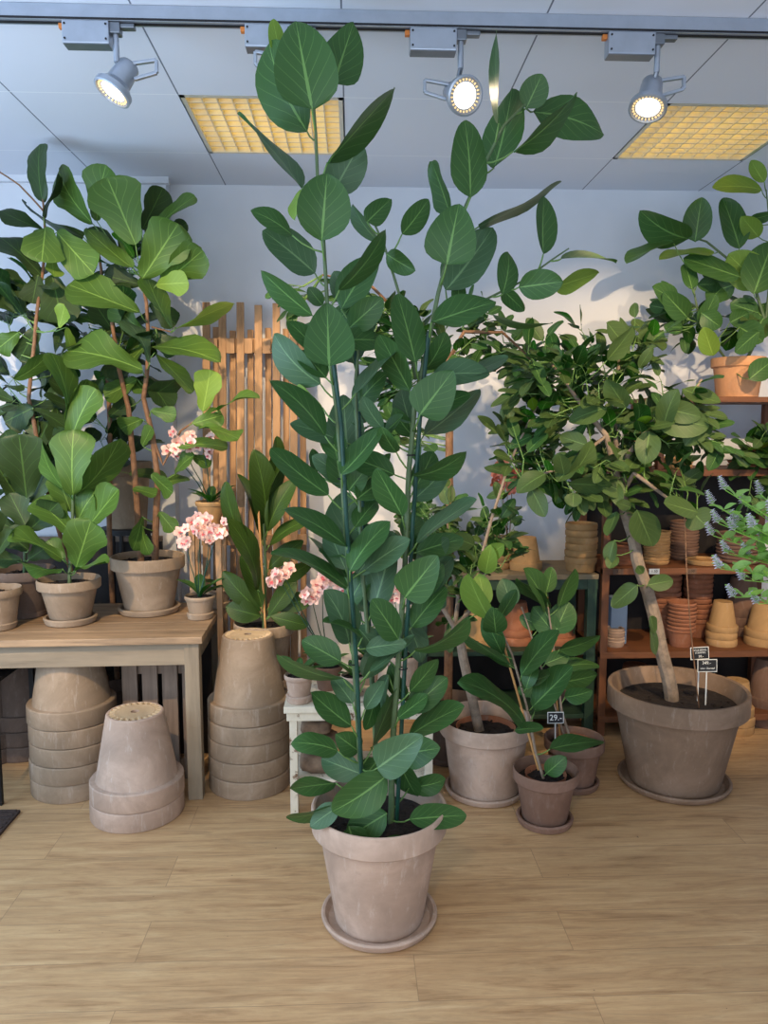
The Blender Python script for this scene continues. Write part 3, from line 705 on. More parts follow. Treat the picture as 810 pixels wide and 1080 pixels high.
upturned_stack(590, 0, .09, .15, .055, 1, .04, M['terracotta'], 'at the right of the green lower shelf', z0=.42, Y=gy+.18, what='upturned orange clay pot')
upturned_stack(600, 760, .08, .15, .05, 2, .04, M['clay_brown'], 'the dim floor pair before the green shelf', what='upturned brown clay pot')
# small glass tealight on the green shelf
g = P(484, 600, gy+.08); t = thing('tealight_glass', (g.x, gy+.08, .80), 'small pale tealight glass on the left of the green shelf', 'candle holder')
MB().lathe([(.0001, 0), (.02, 0), (.024, .06), (.0225, .06), (.019, .004), (.0001, .004)], (g.x, gy+.08, .80), 24).build('glass_cup', M['wax'], t)
MB().lathe([(.0001, .02), (.018, .02), (.018, .004)], (g.x, gy+.08, .80), 20).build('candle', M['chalk'], t)

# ============================================================ PLANTS
def place(px, py, r, z0=0):
    g = G(px, py, z0); k_ = (g.y+r)/g.y; return Vector((g.x*k_, g.y+r, z0))

# --- the tall plant in the middle
mc = place(400, 1009, .176); MY = mc.y
tall = thing('tall_potted_ficus', mc, 'tall large-leaved ficus in a grey clay pot in the middle of the floor', 'potted plant')
zs = pot_parts(tall, mc, 0, .205, .36, .135, M['clay_pink'], saucer=.176, rim=.072, soil=.83)
def poly(pts, Y, dy=None):
    return [P(x, y, Y+(dy[i] if dy else 0)) for i, (x, y) in enumerate(pts)]
def soilstart(pts, c, z, dx):
    return [Vector((c.x+dx[0], c.y+dx[1], z-.03))]+pts
S1 = poly([(381, 850), (380, 800), (374, 700), (368, 600), (362, 520), (355, 430), (348, 380), (344, 300), (341, 250), (335, 190), (333, 140), (331, 112)], MY-.03)
S2 = poly([(413, 850), (413, 800), (420, 700), (427, 600), (431, 500), (438, 420), (450, 370), (462, 310), (474, 265), (490, 220), (510, 175), (532, 132), (556, 108)], MY+.0)
S3 = poly([(397, 850), (396, 780), (390, 690), (382, 600), (377, 480), (375, 400), (380, 350)], MY+.05)
S4 = poly([(438, 400), (430, 340), (415, 290), (405, 258), (393, 232), (388, 226)], MY+.02)
S5 = poly([(456, 340), (480, 332), (520, 312), (550, 297), (585, 272), (600, 262)], MY+.02)
S1 = soilstart(S1, mc, zs, (-.045, -.02)); S2 = soilstart(S2, mc, zs, (.035, 0)); S3 = soilstart(S3, mc, zs, (-.005, .04))
mb = MB()
for s_, r0, r1 in ((S1, .0095, .0035), (S2, .0105, .0035), (S3, .009, .004), (S4, .005, .0025), (S5, .0045, .002)):
    MB().tube(s_, [r0, r1], 10).build('stem', M['stem'], tall)
for i, (pts, yy) in enumerate((([(384, 860), (376, 700), (366, 560), (360, 450), (352, 383)], MY-.045), ([(418, 860), (427, 700), (435, 560), (443, 440), (452, 350)], MY-.01), ([(400, 860), (392, 700), (383, 560), (375, 350)], MY+.07))):
    pp = poly(pts, yy); pp[0].z = zs-.02
    MB().tube(pp, .0062, 8).build('support_stake', M['stake_green'], tall)
# ties
mb = MB()
for (x, y, yy) in ((373, 700, MY-.035), (425, 705, MY-.005), (361, 505, MY-.035), (434, 480, MY)):
    p = P(x, y, yy); mb.lathe([(.013, -.002), (.0145, 0), (.013, .002), (.012, 0), (.013, -.002)], p, 14)
mb.build('tie_wire', M['slot'], tall)
F, Bl, Li = 'ficus', 'ficus_blue', 'ficus_lime'
LV = [(329,115,312,22,66,-.05,F),(324,139,284,45,54,.05,F),(297,60,288,20,18,.08,Li),(352,88,373,24,46,.06,F),(345,172,417,93,22,-.05,F),
(350,205,381,150,40,.05,Bl),(318,199,250,120,11,-.02,Bl),(339,254,345,183,56,-.06,F),(318,200,311,232,10,.05,Li),(308,248,264,222,20,-.03,F),
(332,288,277,243,36,.03,Bl),(330,333,275,285,22,-.04,F),(347,386,345,320,54,-.09,F),(400,255,372,215,15,.1,Bl),(387,234,412,210,24,0,F),(424,247,452,210,24,0,F),
(408,268,438,286,22,-.02,F),(358,306,407,242,20,-.06,F),(360,326,398,268,34,.05,F),(370,322,352,286,26,.1,Bl),(368,346,404,314,30,.04,F),(372,352,398,330,26,.06,Bl),
(340,322,325,303,16,.08,F),(338,405,289,352,33,.03,Bl),(343,460,284,401,25,-.05,F),(340,430,313,406,13,.04,Li),(366,472,362,416,40,.1,Bl),(375,415,422,364,12,-.04,Bl),
(432,412,400,352,28,0,F),(374,432,408,394,28,.08,F),(404,452,382,418,18,-.02,Bl),(405,457,425,438,12,.02,F),(418,477,402,450,18,-.02,F),(360,500,402,450,24,-.07,F),
(346,522,285,473,27,-.05,F),(360,514,352,472,26,.04,F),(368,517,388,492,22,.04,F),(424,544,397,494,28,-.04,F),(333,499,330,473,13,.1,F),(366,577,298,537,20,-.05,F),
(362,590,364,518,44,.07,Bl),(369,602,412,550,26,-.08,F),(394,640,414,560,38,.04,Bl),(366,620,286,583,17,-.04,F),(366,610,325,566,10,.02,F),(368,678,342,622,34,-.01,Bl),
(382,672,340,655,9,-.06,F),(420,674,392,632,30,-.06,F),(427,630,462,586,42,-.06,F),(432,638,478,588,28,.03,Bl),(390,708,437,670,12,-.07,Bl),(362,716,292,690,13,-.05,F),
(438,686,495,652,17,-.05,F),(440,572,503,527,17,-.04,Bl),(385,717,410,675,20,-.02,Bl),(432,730,462,695,20,-.03,F),(526,130,524,32,10,-.02,F),(521,177,540,93,38,.03,F),
(555,114,572,78,30,.0,F),(562,118,637,142,38,.07,F),(541,160,608,97,20,-.05,F),(496,208,490,127,38,-.03,F),(474,224,455,170,20,.05,F),(471,279,484,215,54,-.06,F),
(470,306,520,240,44,.05,Bl),(505,239,592,192,10,.0,Bl),(573,268,574,207,22,.0,F),(530,310,536,266,23,-.02,F),(547,303,594,297,31,-.03,F),(585,303,631,288,19,.04,Li),
(592,273,650,277,4,.02,F),(455,340,523,318,30,-.04,F),(483,320,484,300,16,.02,F),(438,382,419,310,34,-.04,F),(530,305,553,328,17,.02,F),(520,332,583,341,7,-.02,F),
(443,437,478,391,46,-.07,F),(470,402,536,377,13,.02,Bl),(447,459,506,410,28,.05,Bl),(436,502,492,476,20,-.03,F),(436,527,476,488,28,.05,Bl),(398,494,412,478,9,.04,F),
(371,766,328,730,26,-.06,F),(356,792,307,784,24,-.05,F),(378,792,354,774,26,0,F),(380,816,339,800,30,-.04,Bl),(354,826,306,832,19,-.06,F),(408,818,350,856,40,-.13,F),
(398,810,446,776,40,-.14,Bl),(426,795,464,789,36,-.03,F),(408,858,365,884,34,-.1,F),(368,872,379,908,32,-.11,F),(408,884,433,908,28,-.12,F),(432,864,492,860,28,-.09,F),
(356,850,302,862,14,-.1,F),(358,850,327,872,22,-.12,Bl),(432,776,490,745,26,.0,F),(432,830,470,822,22,.05,F),(392,790,420,722,14,-.02,F),(420,757,452,733,18,-.04,F),
(385,748,405,718,18,-.04,Bl),(372,742,350,714,20,-.05,Bl),(410,712,398,760,16,.03,Bl),(395,735,385,770,16,.02,F),(430,740,412,700,18,.05,F),(375,545,398,520,22,.1,F),
(425,585,400,560,20,.06,F),(440,610,470,640,20,.08,Bl),(375,660,398,690,22,.07,Bl),(372,560,345,590,22,.1,Bl),(436,460,415,430,20,.07,F),(368,640,392,600,24,.09,F),
(448,390,470,350,24,.07,F),(350,350,375,320,20,.09,F),(425,650,445,700,24,.07,Bl),(400,800,375,830,26,.02,F),(420,800,440,840,24,.04,F),(395,530,372,500,20,.1,F),
(432,560,455,600,20,.06,F),(392,640,378,600,20,.09,Bl),(410,690,432,655,20,.1,F)]
fo = MB(); pe = MB()
for (bx, by, tx, ty, w, dz, mt_) in LV:
    kind = 'heart' if (w/math.hypot(tx-bx, ty-by) > .68 and rng.random() < .6) else 'oval'
    b, t_ = pleaf(fo, bx, by, tx, ty, w, MY+dz, rng.uniform(-.06, .05), kind, M[mt_], m=4)
    petiole(pe, b, [S1, S2, S3, S4, S5], .0026, .05)
# leaves seen behind and between, all round the stems
for q in range(38):
    st_ = rng.choice([S1, S2, S3]); zq_ = rng.uniform(.55, 1.75); p = nearest(st_, V(st_[3].x, MY, zq_)); p = min((nearest([a_, b_], V(a_.x, a_.y, zq_)) for a_, b_ in zip(st_, st_[1:])), key=lambda v_: abs(v_.z-zq_))
    az = rng.uniform(-.4, PI+.4); el = rng.uniform(.0, .9); d = V(math.cos(az)*math.cos(el), math.sin(az)*math.cos(el), math.sin(el)); b = p+d*rng.uniform(.03, .06); L = rng.uniform(.12, .17)
    leaf(fo, b, b+d*L, L*rng.uniform(.5, .62), V(rng.uniform(-.5, .5), -1, .7), 'oval', .05, .15, .02, M[rng.choice(['ficus', 'ficus_blue'])], m=3)
    pe.tube([p, b], .0024, 5, cap=False)
fo.add(pe.v, pe.f, M['petiole']); fo.build('foliage', None, tall, sharp=0)

# --- generic plant made of a list of seen leaves
def leafplant(name, root, Y, stems, leaves, mat, kind, stem_mat=None, extra=(), pet=.0025, **kw):
    fo = MB(); pe = MB()
    for L_ in leaves:
        bx, by, tx, ty, w = L_[:5]; dz = L_[5] if len(L_) > 5 else rng.uniform(-.06, .06); mt_ = L_[6] if len(L_) > 6 else mat
        b, t_ = pleaf(fo, bx, by, tx, ty, w, Y+dz, rng.uniform(-.1, .06), kind, M[mt_], **kw); petiole(pe, b, stems, pet, .03)
    for e in extra: e(fo, pe, stems)
    fo.add(pe.v, pe.f, M['petiole'])
    fo.build('foliage', None, root, sharp=0)
    return fo
def trunks(root, polys, radii, mat, name='trunk', rgh=.006):
    for pl_, rr in zip(polys, radii): MB().tube(rough(pl_, rgh, 4), list(rr), 10).build(name, mat, root)
def cloud(ells, n, size, kind, mats, twigs=True, ratio=.55, tw_r=.0022, per=6, droop=.25):
    """twigs running to random places inside the given ellipsoids [(centre, radii)], each with leaves"""
    def run(fo, pe, stems):
        vols = [e[1][0]*e[1][1]*e[1][2] for e in ells]; tot = sum(vols); cnt = 0
        while cnt < n:
            e = rng.choices(ells, vols)[0]
            while True:
                q = V(rng.uniform(-1, 1), rng.uniform(-1, 1), rng.uniform(-1, 1))
                if q.length < 1: break
            c = Vector(e[0])+V(q.x*e[1][0], q.y*e[1][1], q.z*e[1][2])
            s0 = None
            for pl_ in stems:
                z = nearest(pl_, c-V(0, 0, .12))
                if s0 is None or (z-c).length < (s0-c).length: s0 = z
            out = (c-s0); 
            if out.length < .02: out = V(0, 0, .1)
            mid = s0.lerp(c, .5)+V(rng.uniform(-.03, .03), rng.uniform(-.03, .03), -.03)
            pe.tube([s0, mid, c], [tw_r*1.6, tw_r*1.2, tw_r*.7], 5)
            for k_ in range(per):
                t = rng.uniform(.45, 1.0) if k_ else 1.0
                p = s0.lerp(mid, t*2) if t < .5 else mid.lerp(c, t*2-1)
                d = out.normalized()*.6+V(rng.uniform(-1, 1), rng.uniform(-1, 1), rng.uniform(-.7, .8)-droop); d.normalize()
                pb = p+d*size*.28; L = size*rng.uniform(.7, 1.25); up = V(rng.uniform(-.5, .5), rng.uniform(-1.1, .2), 1)
                pe.tube([p, pb], [tw_r*.6, tw_r*.5], 4, cap=False)
                leaf(fo, pb, pb+d*L, L*ratio*rng.uniform(.85, 1.15), up, kind, rng.uniform(-.02, .1), rng.uniform(.05, .25), .02, M[rng.choice(mats)], m=2)
                cnt += 1
    return run
def E(px, py, Y, rx, ry, rz): return (P(px, py, Y), (rx, ry, rz))

# --- fiddle-leaf plants on and behind the table
c = place(158, 652, .125, TZ); Y = c.y
f1 = thing('fiddle_leaf_fig', c, 'tall fiddle-leaf fig with two bare trunks in the largest grey pot on the table', 'potted plant')
zs = pot_parts(f1, c, TZ, .160, .245, .105, M['clay'], saucer=.134, rim=.055, soil=.88)
st1 = [V(c.x-.03, c.y, zs-.02)]+poly([(144, 520), (139, 470), (136, 430), (125, 390), (118, 340)], Y)
st2 = [V(c.x+.03, c.y, zs-.02)]+poly([(165, 540), (166, 500), (162, 460), (152, 420), (157, 370), (155, 320), (148, 285)], Y-.02)
st3 = poly([(163, 470), (172, 490), (190, 455), (208, 442), (230, 433)], Y-.03); st3[0] = st2[3].copy()
st4 = poly([(160, 345), (180, 350)], Y-.02)
trunks(f1, [st1, st2, st3, st4], [(.015, .008), (.016, .006), (.006, .003), (.004, .003)], M['bark_brown'])
L1 = [(143,258,113,187,56,-.08),(150,294,188,236,50,-.1),(170,300,214,264,38,-.04),(165,300,199,298,26,-.06,'ficus_lime'),(148,330,72,300,36,-.1),(182,348,155,292,20,-.1),
(185,347,247,320,15,-.06,'ficus_lime'),(150,390,72,370,42,-.1),(158,382,132,338,18,-.1,'ficus_blue'),(158,366,232,382,24,-.04),(163,372,203,414,18,-.05),(214,434,222,390,30,-.04,'ficus_lime'),
(203,447,235,438,22,-.05),(210,450,252,463,13,-.05),(188,471,240,472,14,-.06),(159,433,186,438,18,-.05),(150,442,127,452,21,-.06),(230,434,272,420,5,-.04),
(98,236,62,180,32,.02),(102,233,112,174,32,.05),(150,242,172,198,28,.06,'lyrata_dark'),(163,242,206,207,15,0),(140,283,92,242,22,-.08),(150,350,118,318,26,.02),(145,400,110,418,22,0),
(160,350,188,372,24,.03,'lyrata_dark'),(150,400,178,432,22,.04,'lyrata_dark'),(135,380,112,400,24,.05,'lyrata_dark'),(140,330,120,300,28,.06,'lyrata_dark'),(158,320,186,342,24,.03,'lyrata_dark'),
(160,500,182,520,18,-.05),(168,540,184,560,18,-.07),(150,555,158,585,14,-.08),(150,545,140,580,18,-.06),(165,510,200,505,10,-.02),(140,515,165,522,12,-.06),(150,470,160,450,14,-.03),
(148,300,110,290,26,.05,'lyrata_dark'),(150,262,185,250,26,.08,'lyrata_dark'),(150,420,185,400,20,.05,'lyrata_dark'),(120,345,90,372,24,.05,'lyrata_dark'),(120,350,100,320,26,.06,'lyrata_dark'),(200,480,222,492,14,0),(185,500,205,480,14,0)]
leafplant('f1', f1, Y, [st1, st2, st3, st4], L1, 'lyrata', 'fiddle', ratio=.66, m=4,
   extra=(cloud([E(130, 345, Y+.1, .2, .08, .3), E(150, 270, Y+.12, .16, .08, .18)], 60, .15, 'fiddle', ['lyrata_dark', 'lyrata'], ratio=.62, per=5),))

c2 = place(75, 662, .092, TZ); Y2 = c2.y
f3 = thing('fiddle_leaf_fig', c2, 'short fiddle-leaf fig in the small grey pot at the table front edge', 'potted plant')
zs = pot_parts(f3, c2, TZ, .128, .18, .08, M['clay'], saucer=.106, rim=.042, soil=.85)
st = [V(c2.x, c2.y, zs-.02)]+poly([(76, 560), (78, 500), (73, 450)], Y2+.02)
trunks(f3, [st], [(.008, .005)], M['stem'], rgh=.003)
leafplant('f3', f3, Y2, [st], [(77,522,78,453,44,-.04),(80,522,126,463,32,.03),(72,520,44,466,14,-.02),(79,566,39,526,32,-.03),(81,572,125,516,26,-.03),(80,599,96,549,44,-.1),(66,590,9,566,18,-.06),(66,600,21,592,12,-.12),
(80,602,113,594,7,-.1),(73,455,54,372,22,.03),(76,462,101,410,32,.02),(73,455,92,400,26,.06),(75,540,60,500,30,.06),(80,560,100,520,26,.07),(68,590,50,570,20,.02)], 'lyrata', 'fiddle', ratio=.66, m=4)

c3 = V(P(25, 600, 3.36).x, 3.36, TZ)
f4 = thing('fiddle_leaf_fig', c3, 'dark broad-leaved fiddle-leaf fig in a dark pot at the back left of the table', 'potted plant')
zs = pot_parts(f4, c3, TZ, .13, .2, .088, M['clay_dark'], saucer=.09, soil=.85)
st = [V(c3.x, c3.y, zs-.02)]+poly([(28, 540), (27, 490), (25, 455)], 3.33)
trunks(f4, [st], [(.008, .005)], M['stem'], rgh=.003)
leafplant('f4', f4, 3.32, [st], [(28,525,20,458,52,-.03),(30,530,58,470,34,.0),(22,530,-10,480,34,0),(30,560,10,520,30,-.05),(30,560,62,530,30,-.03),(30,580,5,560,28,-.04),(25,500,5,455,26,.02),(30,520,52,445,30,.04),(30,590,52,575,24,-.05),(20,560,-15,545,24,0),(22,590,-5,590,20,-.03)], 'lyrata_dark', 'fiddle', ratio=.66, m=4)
# tall dark fiddle plant standing behind the table
c4 = V(P(112, 600, 3.73).x, 3.73, 0)
f2 = thing('fiddle_leaf_fig', c4, 'tallest fiddle-leaf fig with thin branches behind the table, upper left corner', 'potted plant')
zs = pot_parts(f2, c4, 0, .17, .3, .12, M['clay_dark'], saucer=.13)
sa = [V(c4.x-.02, c4.y, zs), V(c4.x-.06, c4.y, zs+.15)]+poly([(50, 520), (30, 420), (38, 340), (45, 290), (48, 240), (45, 210)], 3.38); sb = [V(c4.x+.03, c4.y, zs)]+poly([(115, 560), (116, 450), (112, 380), (108, 300), (100, 240)], 3.5)
sc_ = poly([(46, 222), (20, 195), (-5, 178)], 3.36)
trunks(f2, [sa, sb, sc_], [(.012, .004), (.013, .005), (.004, .003)], M['bark_brown'])
L2 = [(45,213,42,152,24,0),(46,229,64,186,7,-.02),(48,243,0,222,16,0),(88,250,28,217,13,.03,'lyrata_dark'),(48,240,44,276,42,-.05,'lyrata'),(55,268,57,292,16,-.02,'ficus_lime'),(60,245,99,289,40,0,'lyrata'),
(45,292,0,250,28,0),(40,290,34,320,28,-.03),(55,290,66,342,42,.02),(20,330,0,290,24,.02),(40,345,20,380,30,0),(20,350,-5,370,26,-.04,'lyrata'),(15,400,50,375,20,-.03,'lyrata'),(35,430,5,445,34,-.03),(50,420,78,400,26,.03),
(40,460,20,430,30,0),(50,480,75,455,26,0),(35,470,10,490,30,0),(60,430,62,470,26,.02),(105,300,78,310,24,.1),(108,330,128,300,24,.1),(108,400,90,430,24,.1),(115,440,140,420,22,.1),(112,370,130,400,24,.1),(62,345,68,322,16,-.06,'ficus_lime'),(70,345,76,370,12,-.05,'ficus_lime')]
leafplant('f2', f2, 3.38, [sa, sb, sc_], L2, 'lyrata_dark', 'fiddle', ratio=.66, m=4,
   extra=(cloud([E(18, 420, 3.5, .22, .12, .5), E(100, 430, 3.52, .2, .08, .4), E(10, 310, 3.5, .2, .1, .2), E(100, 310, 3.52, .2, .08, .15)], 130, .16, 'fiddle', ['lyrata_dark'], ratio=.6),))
# pot at the left edge with a few leaves
c5 = place(-2, 668, .08, TZ)
f5 = thing('potted_foliage_plant', c5, 'half-visible plant in a grey pot cut by the left frame edge, on the table', 'potted plant')
zs = pot_parts(f5, c5, TZ, .10, .16, .07, M['clay'], saucer=.075)
st = [V(c5.x, c5.y, zs-.02)]+poly([(-2, 580), (-2, 555)], c5.y)
leafplant('f5', f5, c5.y, [st], [(-2,585,14,560,14,0),(-2,580,-20,560,16,0),(0,570,-6,540,16,0)], 'lyrata_dark', 'fiddle')
# big pots stacked behind table plants (grey block at 112-157, 475-560)
c6 = V(P(136, 600, 3.76).x, 3.76, 0)
zst = P(137, 556, 3.76).z
t = thing('plant_stand', c6, 'dark plant stand behind the table, under the tall grey pot', 'stand')
MB().lathe([(.0001, zst-.025), (.13, zst-.025), (.13, zst), (.0001, zst)], c6, 40).build('top', M['black'], t)
for a_ in range(3): MB().tube([V(c6.x+.1*math.cos(a_*2.1+.5), c6.y+.1*math.sin(a_*2.1+.5), zst-.02), V(c6.x+.13*math.cos(a_*2.1+.5), c6.y+.13*math.sin(a_*2.1+.5), 0)], .01, 8).build('leg', M['black'], t)
o = MB().lathe(pot_prof(.125, .32, .09), (0, 0, 0), 48).build('clay_pot', M['clay'], None); o.location = (c6.x, c6.y, zst); tag(o, 'tall empty grey pot behind the trunks of the fig', 'flower pot')

# --- small wooden post/stand with yellowish pot and orchids behind (190-240, 440-560)
ctd = V(P(220, 600, 3.42).x, 3.42, 0); zz = P(222, 552, 3.42).z
t = thing('plant_stand', ctd, 'tall narrow brown wooden stand beside the trellis holding a small pot', 'stand')
MB().box((ctd.x-.07, ctd.y-.07, zz-.02), (ctd.x+.08, ctd.y+.08, zz), bev=.003).build('top', M['trellis'], t, smooth=False)
for dx in (-.06, .055):
    for dy in (-.06, .055): MB().box((ctd.x+dx-.01, ctd.y+dy-.01, 0), (ctd.x+dx+.014, ctd.y+dy+.014, zz-.02)).build('leg', M['trellis'], t, smooth=False)
def blossom_mb(s, mat_p, mat_l):
    mb = MB()
    for k_ in range(5):
        a_ = 2*PI*k_/5+PI/2; d = V(math.cos(a_), 0, math.sin(a_)); wd = .85 if k_ in (1, 4) else .6
        leaf(mb, d*s*.08, d*s+V(0, -.1*s, 0), s*wd*1.15, V(0, -1, 0), 'oval', .05, .12, .04, mat_p, m=2)
    for k_ in (-1, 0, 1): leaf(mb, V(0, -.1*s, 0), V(k_*s*.28, -.4*s, -s*.28), s*.3, V(0, -1, .5), 'oval', .1, .3, .02, mat_l, m=1)
    return mb
def orchid(px, py, Y, z0, Rr, H, label, stems, cols='petal', saucer=None, leaves=6, mat='clay', bsize=.028, nb=9, spread=.05):
    c = V(P(px, 600, Y).x, Y, z0); t = thing('potted_orchid' if stems else 'potted_seedling', c, label, 'orchid' if stems else 'potted plant')
    zs = pot_parts(t, c, z0, Rr, H, Rr*.68, M[mat], saucer=saucer, soil=.9)
    fo = MB()
    for i in range(leaves):
        a_ = i*2.4+rng.random(); d = V(math.cos(a_), math.sin(a_), rng.uniform(.3, 1)).normalized(); L = rng.uniform(.09, .14)*Rr/.065
        b = V(c.x, c.y, zs); leaf(fo, b, b+d*L, L*.36, V(0, 0, 1), 'lance', .08, .3, .01, M['strap'] if cols != 'petal' else M['ficus'])
    fo.build('foliage', None, t, sharp=0)
    proto = stems and blossom_mb(bsize, M[cols], M['petal_lip']).build('blossom', None, None, sharp=0); first = True
    for si, (tx, ty, n_) in enumerate(stems):
        e = P(tx, ty, Y-.03); b = V(c.x+rng.uniform(-.01, .01), c.y, zs); m1 = b.lerp(e, .5)+V(rng.uniform(-.01, .01), 0, .01)
        MB().tube([b, b.lerp(m1, .6)+V(0, .005, .01), m1, m1.lerp(e, .6), e], [.0028, .0015], 6).build('flower_stem', M['bark_brown'] if cols != 'petal' else M['stake_green'], t)
        for q in range(n_):
            o = proto if first else proto.copy()
            if not first: col.objects.link(o)
            first = False; o.parent = t
            o.location = e-c+V(rng.uniform(-1, 1)*spread, rng.uniform(-.8, .6)*spread, rng.uniform(-1, .7)*spread)
            o.rotation_euler = (rng.uniform(-.6, .5), rng.uniform(-.6, .6), rng.uniform(-.8, .8)); s_ = rng.uniform(.8, 1.15); o.scale = (s_, s_, s_)
    return t
oc = place(210, 655, .05, TZ)
orchid(210, 622, oc.y, TZ, .066, .092, 'pink orchid in a small grey pot at the right corner of the table', [(196, 565, 6), (212, 548, 9), (222, 562, 8), (230, 556, 8)], saucer=.056, nb=9, spread=.045)
orchid(231, 610, oc.y+.20, TZ, .055, .08, 'small grey pot with orchid leaves just behind the pink orchid on the table', [(236, 550, 3)], saucer=.046)
orchid(224, 540, 3.42, zz, .068, .1, 'orchid with dusky pink flowers on the narrow stand above the table corner', [(190, 462, 8), (175, 470, 5), (213, 468, 6)], mat='tan', spread=.05)

# --- dark strap-leaved plant behind the stack, in front of the trellis
c7 = place(278, 728, .12, 0); c7 = V(P(278, 640, 3.33).x, 3.33, 0)
zq = P(278, 722, 3.33).z
gp = thing('strap_leaved_plant', V(c7.x, c7.y, 0), 'dark long-leaved plant with bamboo cane in a grey pot behind the upturned stack', 'potted plant')
z_st = .0; Hh = P(278, 655, 3.33).z
MB().lathe(pot_prof(.133, .26, .09), (c7.x, c7.y, Hh-.26), 56).build('pot', M['clay'], gp)
soil_mb(.112, Hh-.03, c7).build('soil', M['soil'], gp)
t = thing('plant_stand', V(c7.x, c7.y, 0), 'low brown crate holding the strap-leaved plant behind the upturned stack', 'stand')
MB().box((c7.x-.14, c7.y-.12, Hh-.28), (c7.x+.14, c7.y+.12, Hh-.262), bev=.002).build('top', M['crate'], t, smooth=False)
for dx in (-.13, .11):
    for dy in (-.11, .09): MB().box((c7.x+dx, c7.y+dy, 0), (c7.x+dx+.02, c7.y+dy+.02, Hh-.28)).build('leg', M['crate'], t, smooth=False)
st = [V(c7.x, c7.y, Hh-.05)]+poly([(280, 600), (278, 540)], 3.33)
MB().tube([V(c7.x+.01, c7.y-.02, Hh-.05), P(272, 528, 3.28)], .005, 8).build('bamboo_cane', M['cane'], gp)
MB().tube(st, [.009, .005], 8).build('stem', M['stem'], gp)
leafplant('g', gp, 3.31, [st], [(280,556,268,474,30,.03),(272,590,238,508,20,0),(272,622,238,545,20,-.03),(275,645,235,602,22,0),(282,560,312,505,22,0),(284,575,328,548,14,0),(284,610,332,590,16,0),(284,640,330,632,22,0),
   (275,650,238,640,24,0),(280,570,300,480,16,.05),(276,570,250,500,16,.05),(283,600,320,570,18,.04),(283,650,312,610,20,-.03),(276,640,255,585,22,-.02),(280,530,292,460,20,.05),(285,650,325,660,18,-.05)], 'strap', 'lance', ratio=.4, bend=.1, m=3)

# --- plants on the white bench
orchid(314, 705, a.y+.075 if False else bn.location.y-.085, SZ, .058, .10, 'green leafy seedling in a white-grey pot at the left end of the bench', [], saucer=.05, leaves=9, mat='clay_pink')
orchid(345, 690, bn.location.y+.06, SZ, .062, .1, 'pale pink orchid in a brown pot on the bench, left of the tall plant', [(292, 606, 5), (298, 604, 4), (328, 628, 8), (340, 612, 7)], mat='clay_brown', spread=.032)
orchid(372, 690, bn.location.y-.03, SZ, .05, .085, 'tiny pink pot of orchid leaves behind the tall plant on the bench', [(362, 615, 3)], mat='clay_pink', spread=.03)
orchid(425, 690, bn.location.y+.10, SZ, .075, .13, 'pink orchid in a pale pot at the right end of the bench', [(415, 625, 7), (422, 615, 4)], mat='clay_pink', spread=.035)
orchid(388, 600, bn.location.y+.12, SZ, .055, .11, 'orchid with buds between the stems of the tall plant', [(372, 600, 3)], mat='clay_pink', spread=.03)

# --- brown pots on the green shelf behind (430,650)
o = MB().lathe(pot_prof(.11, .17, .08), (0, 0, 0), 48).build('clay_pot', M['clay_brown']); o.location = (P(452, 600, gy+.16).x, gy+.16, .42); tag(o, 'dark brown pot on the left of the green lower shelf', 'flower pot')

# --- salmon flower on the shelf in the background
orchid(535, 560, gy+.3, .80, .055, .09, 'blurred salmon-pink blossoms at the back of the green shelf', [(528, 505, 7), (540, 498, 8), (535, 512, 5)], cols='petal_orange', spread=.05, bsize=.035)

# --- middle ficus tree in pale pot (B)
cB = place(511, 852, .145, 0); YB_ = cB.y
tB = thing('potted_ficus_tree', cB, 'grey-trunked ficus tree in a pale grey pot right behind the tall plant', 'potted plant')
zs = pot_parts(tB, cB, 0, .19, .31, .14, M['clay_pink'], saucer=.164, rim=.065, soil=.80, inner=True)
s1 = [V(cB.x-.02, cB.y, zs-.02)]+poly([(494, 720), (487, 680), (480, 662)], YB_)
s2 = [s1[-1].copy()]+poly([(466, 640), (455, 625), (440, 600), (430, 560)], YB_); s3 = [s1[-1].copy()]+poly([(498, 640), (505, 600), (520, 540), (545, 470), (570, 420)], YB_+.1)
s4 = [s1[-1].copy()]+poly([(483, 630), (475, 590), (470, 540)], YB_+.15)
trunks(tB, [s1, s2, s3, s4], [(.021, .018), (.01, .005), (.01, .004), (.01, .005)], M['bark'])
leafplant('B', tB, YB_, [s1, s2, s3, s4], [(500,575,474,565,18,0),(510,590,532,574,0+18,-.04,'ficus_lime'),(512,605,518,575,20,-.04,'ficus_lime'),(512,640,505,605,22,-.06,'ficus_lime'),(540,640,530,610,24,.02,'ficus_blue')], 'small', 'oval',
   extra=(cloud([E(505, 560, YB_+.15, .18, .14, .16), E(455, 560, YB_+.2, .15, .12, .2), E(560, 460, YB_+.2, .13, .12, .25), E(480, 620, YB_+.15, .12, .1, .12)], 260, .085, 'oval', ['small', 'small', 'ficus']),))
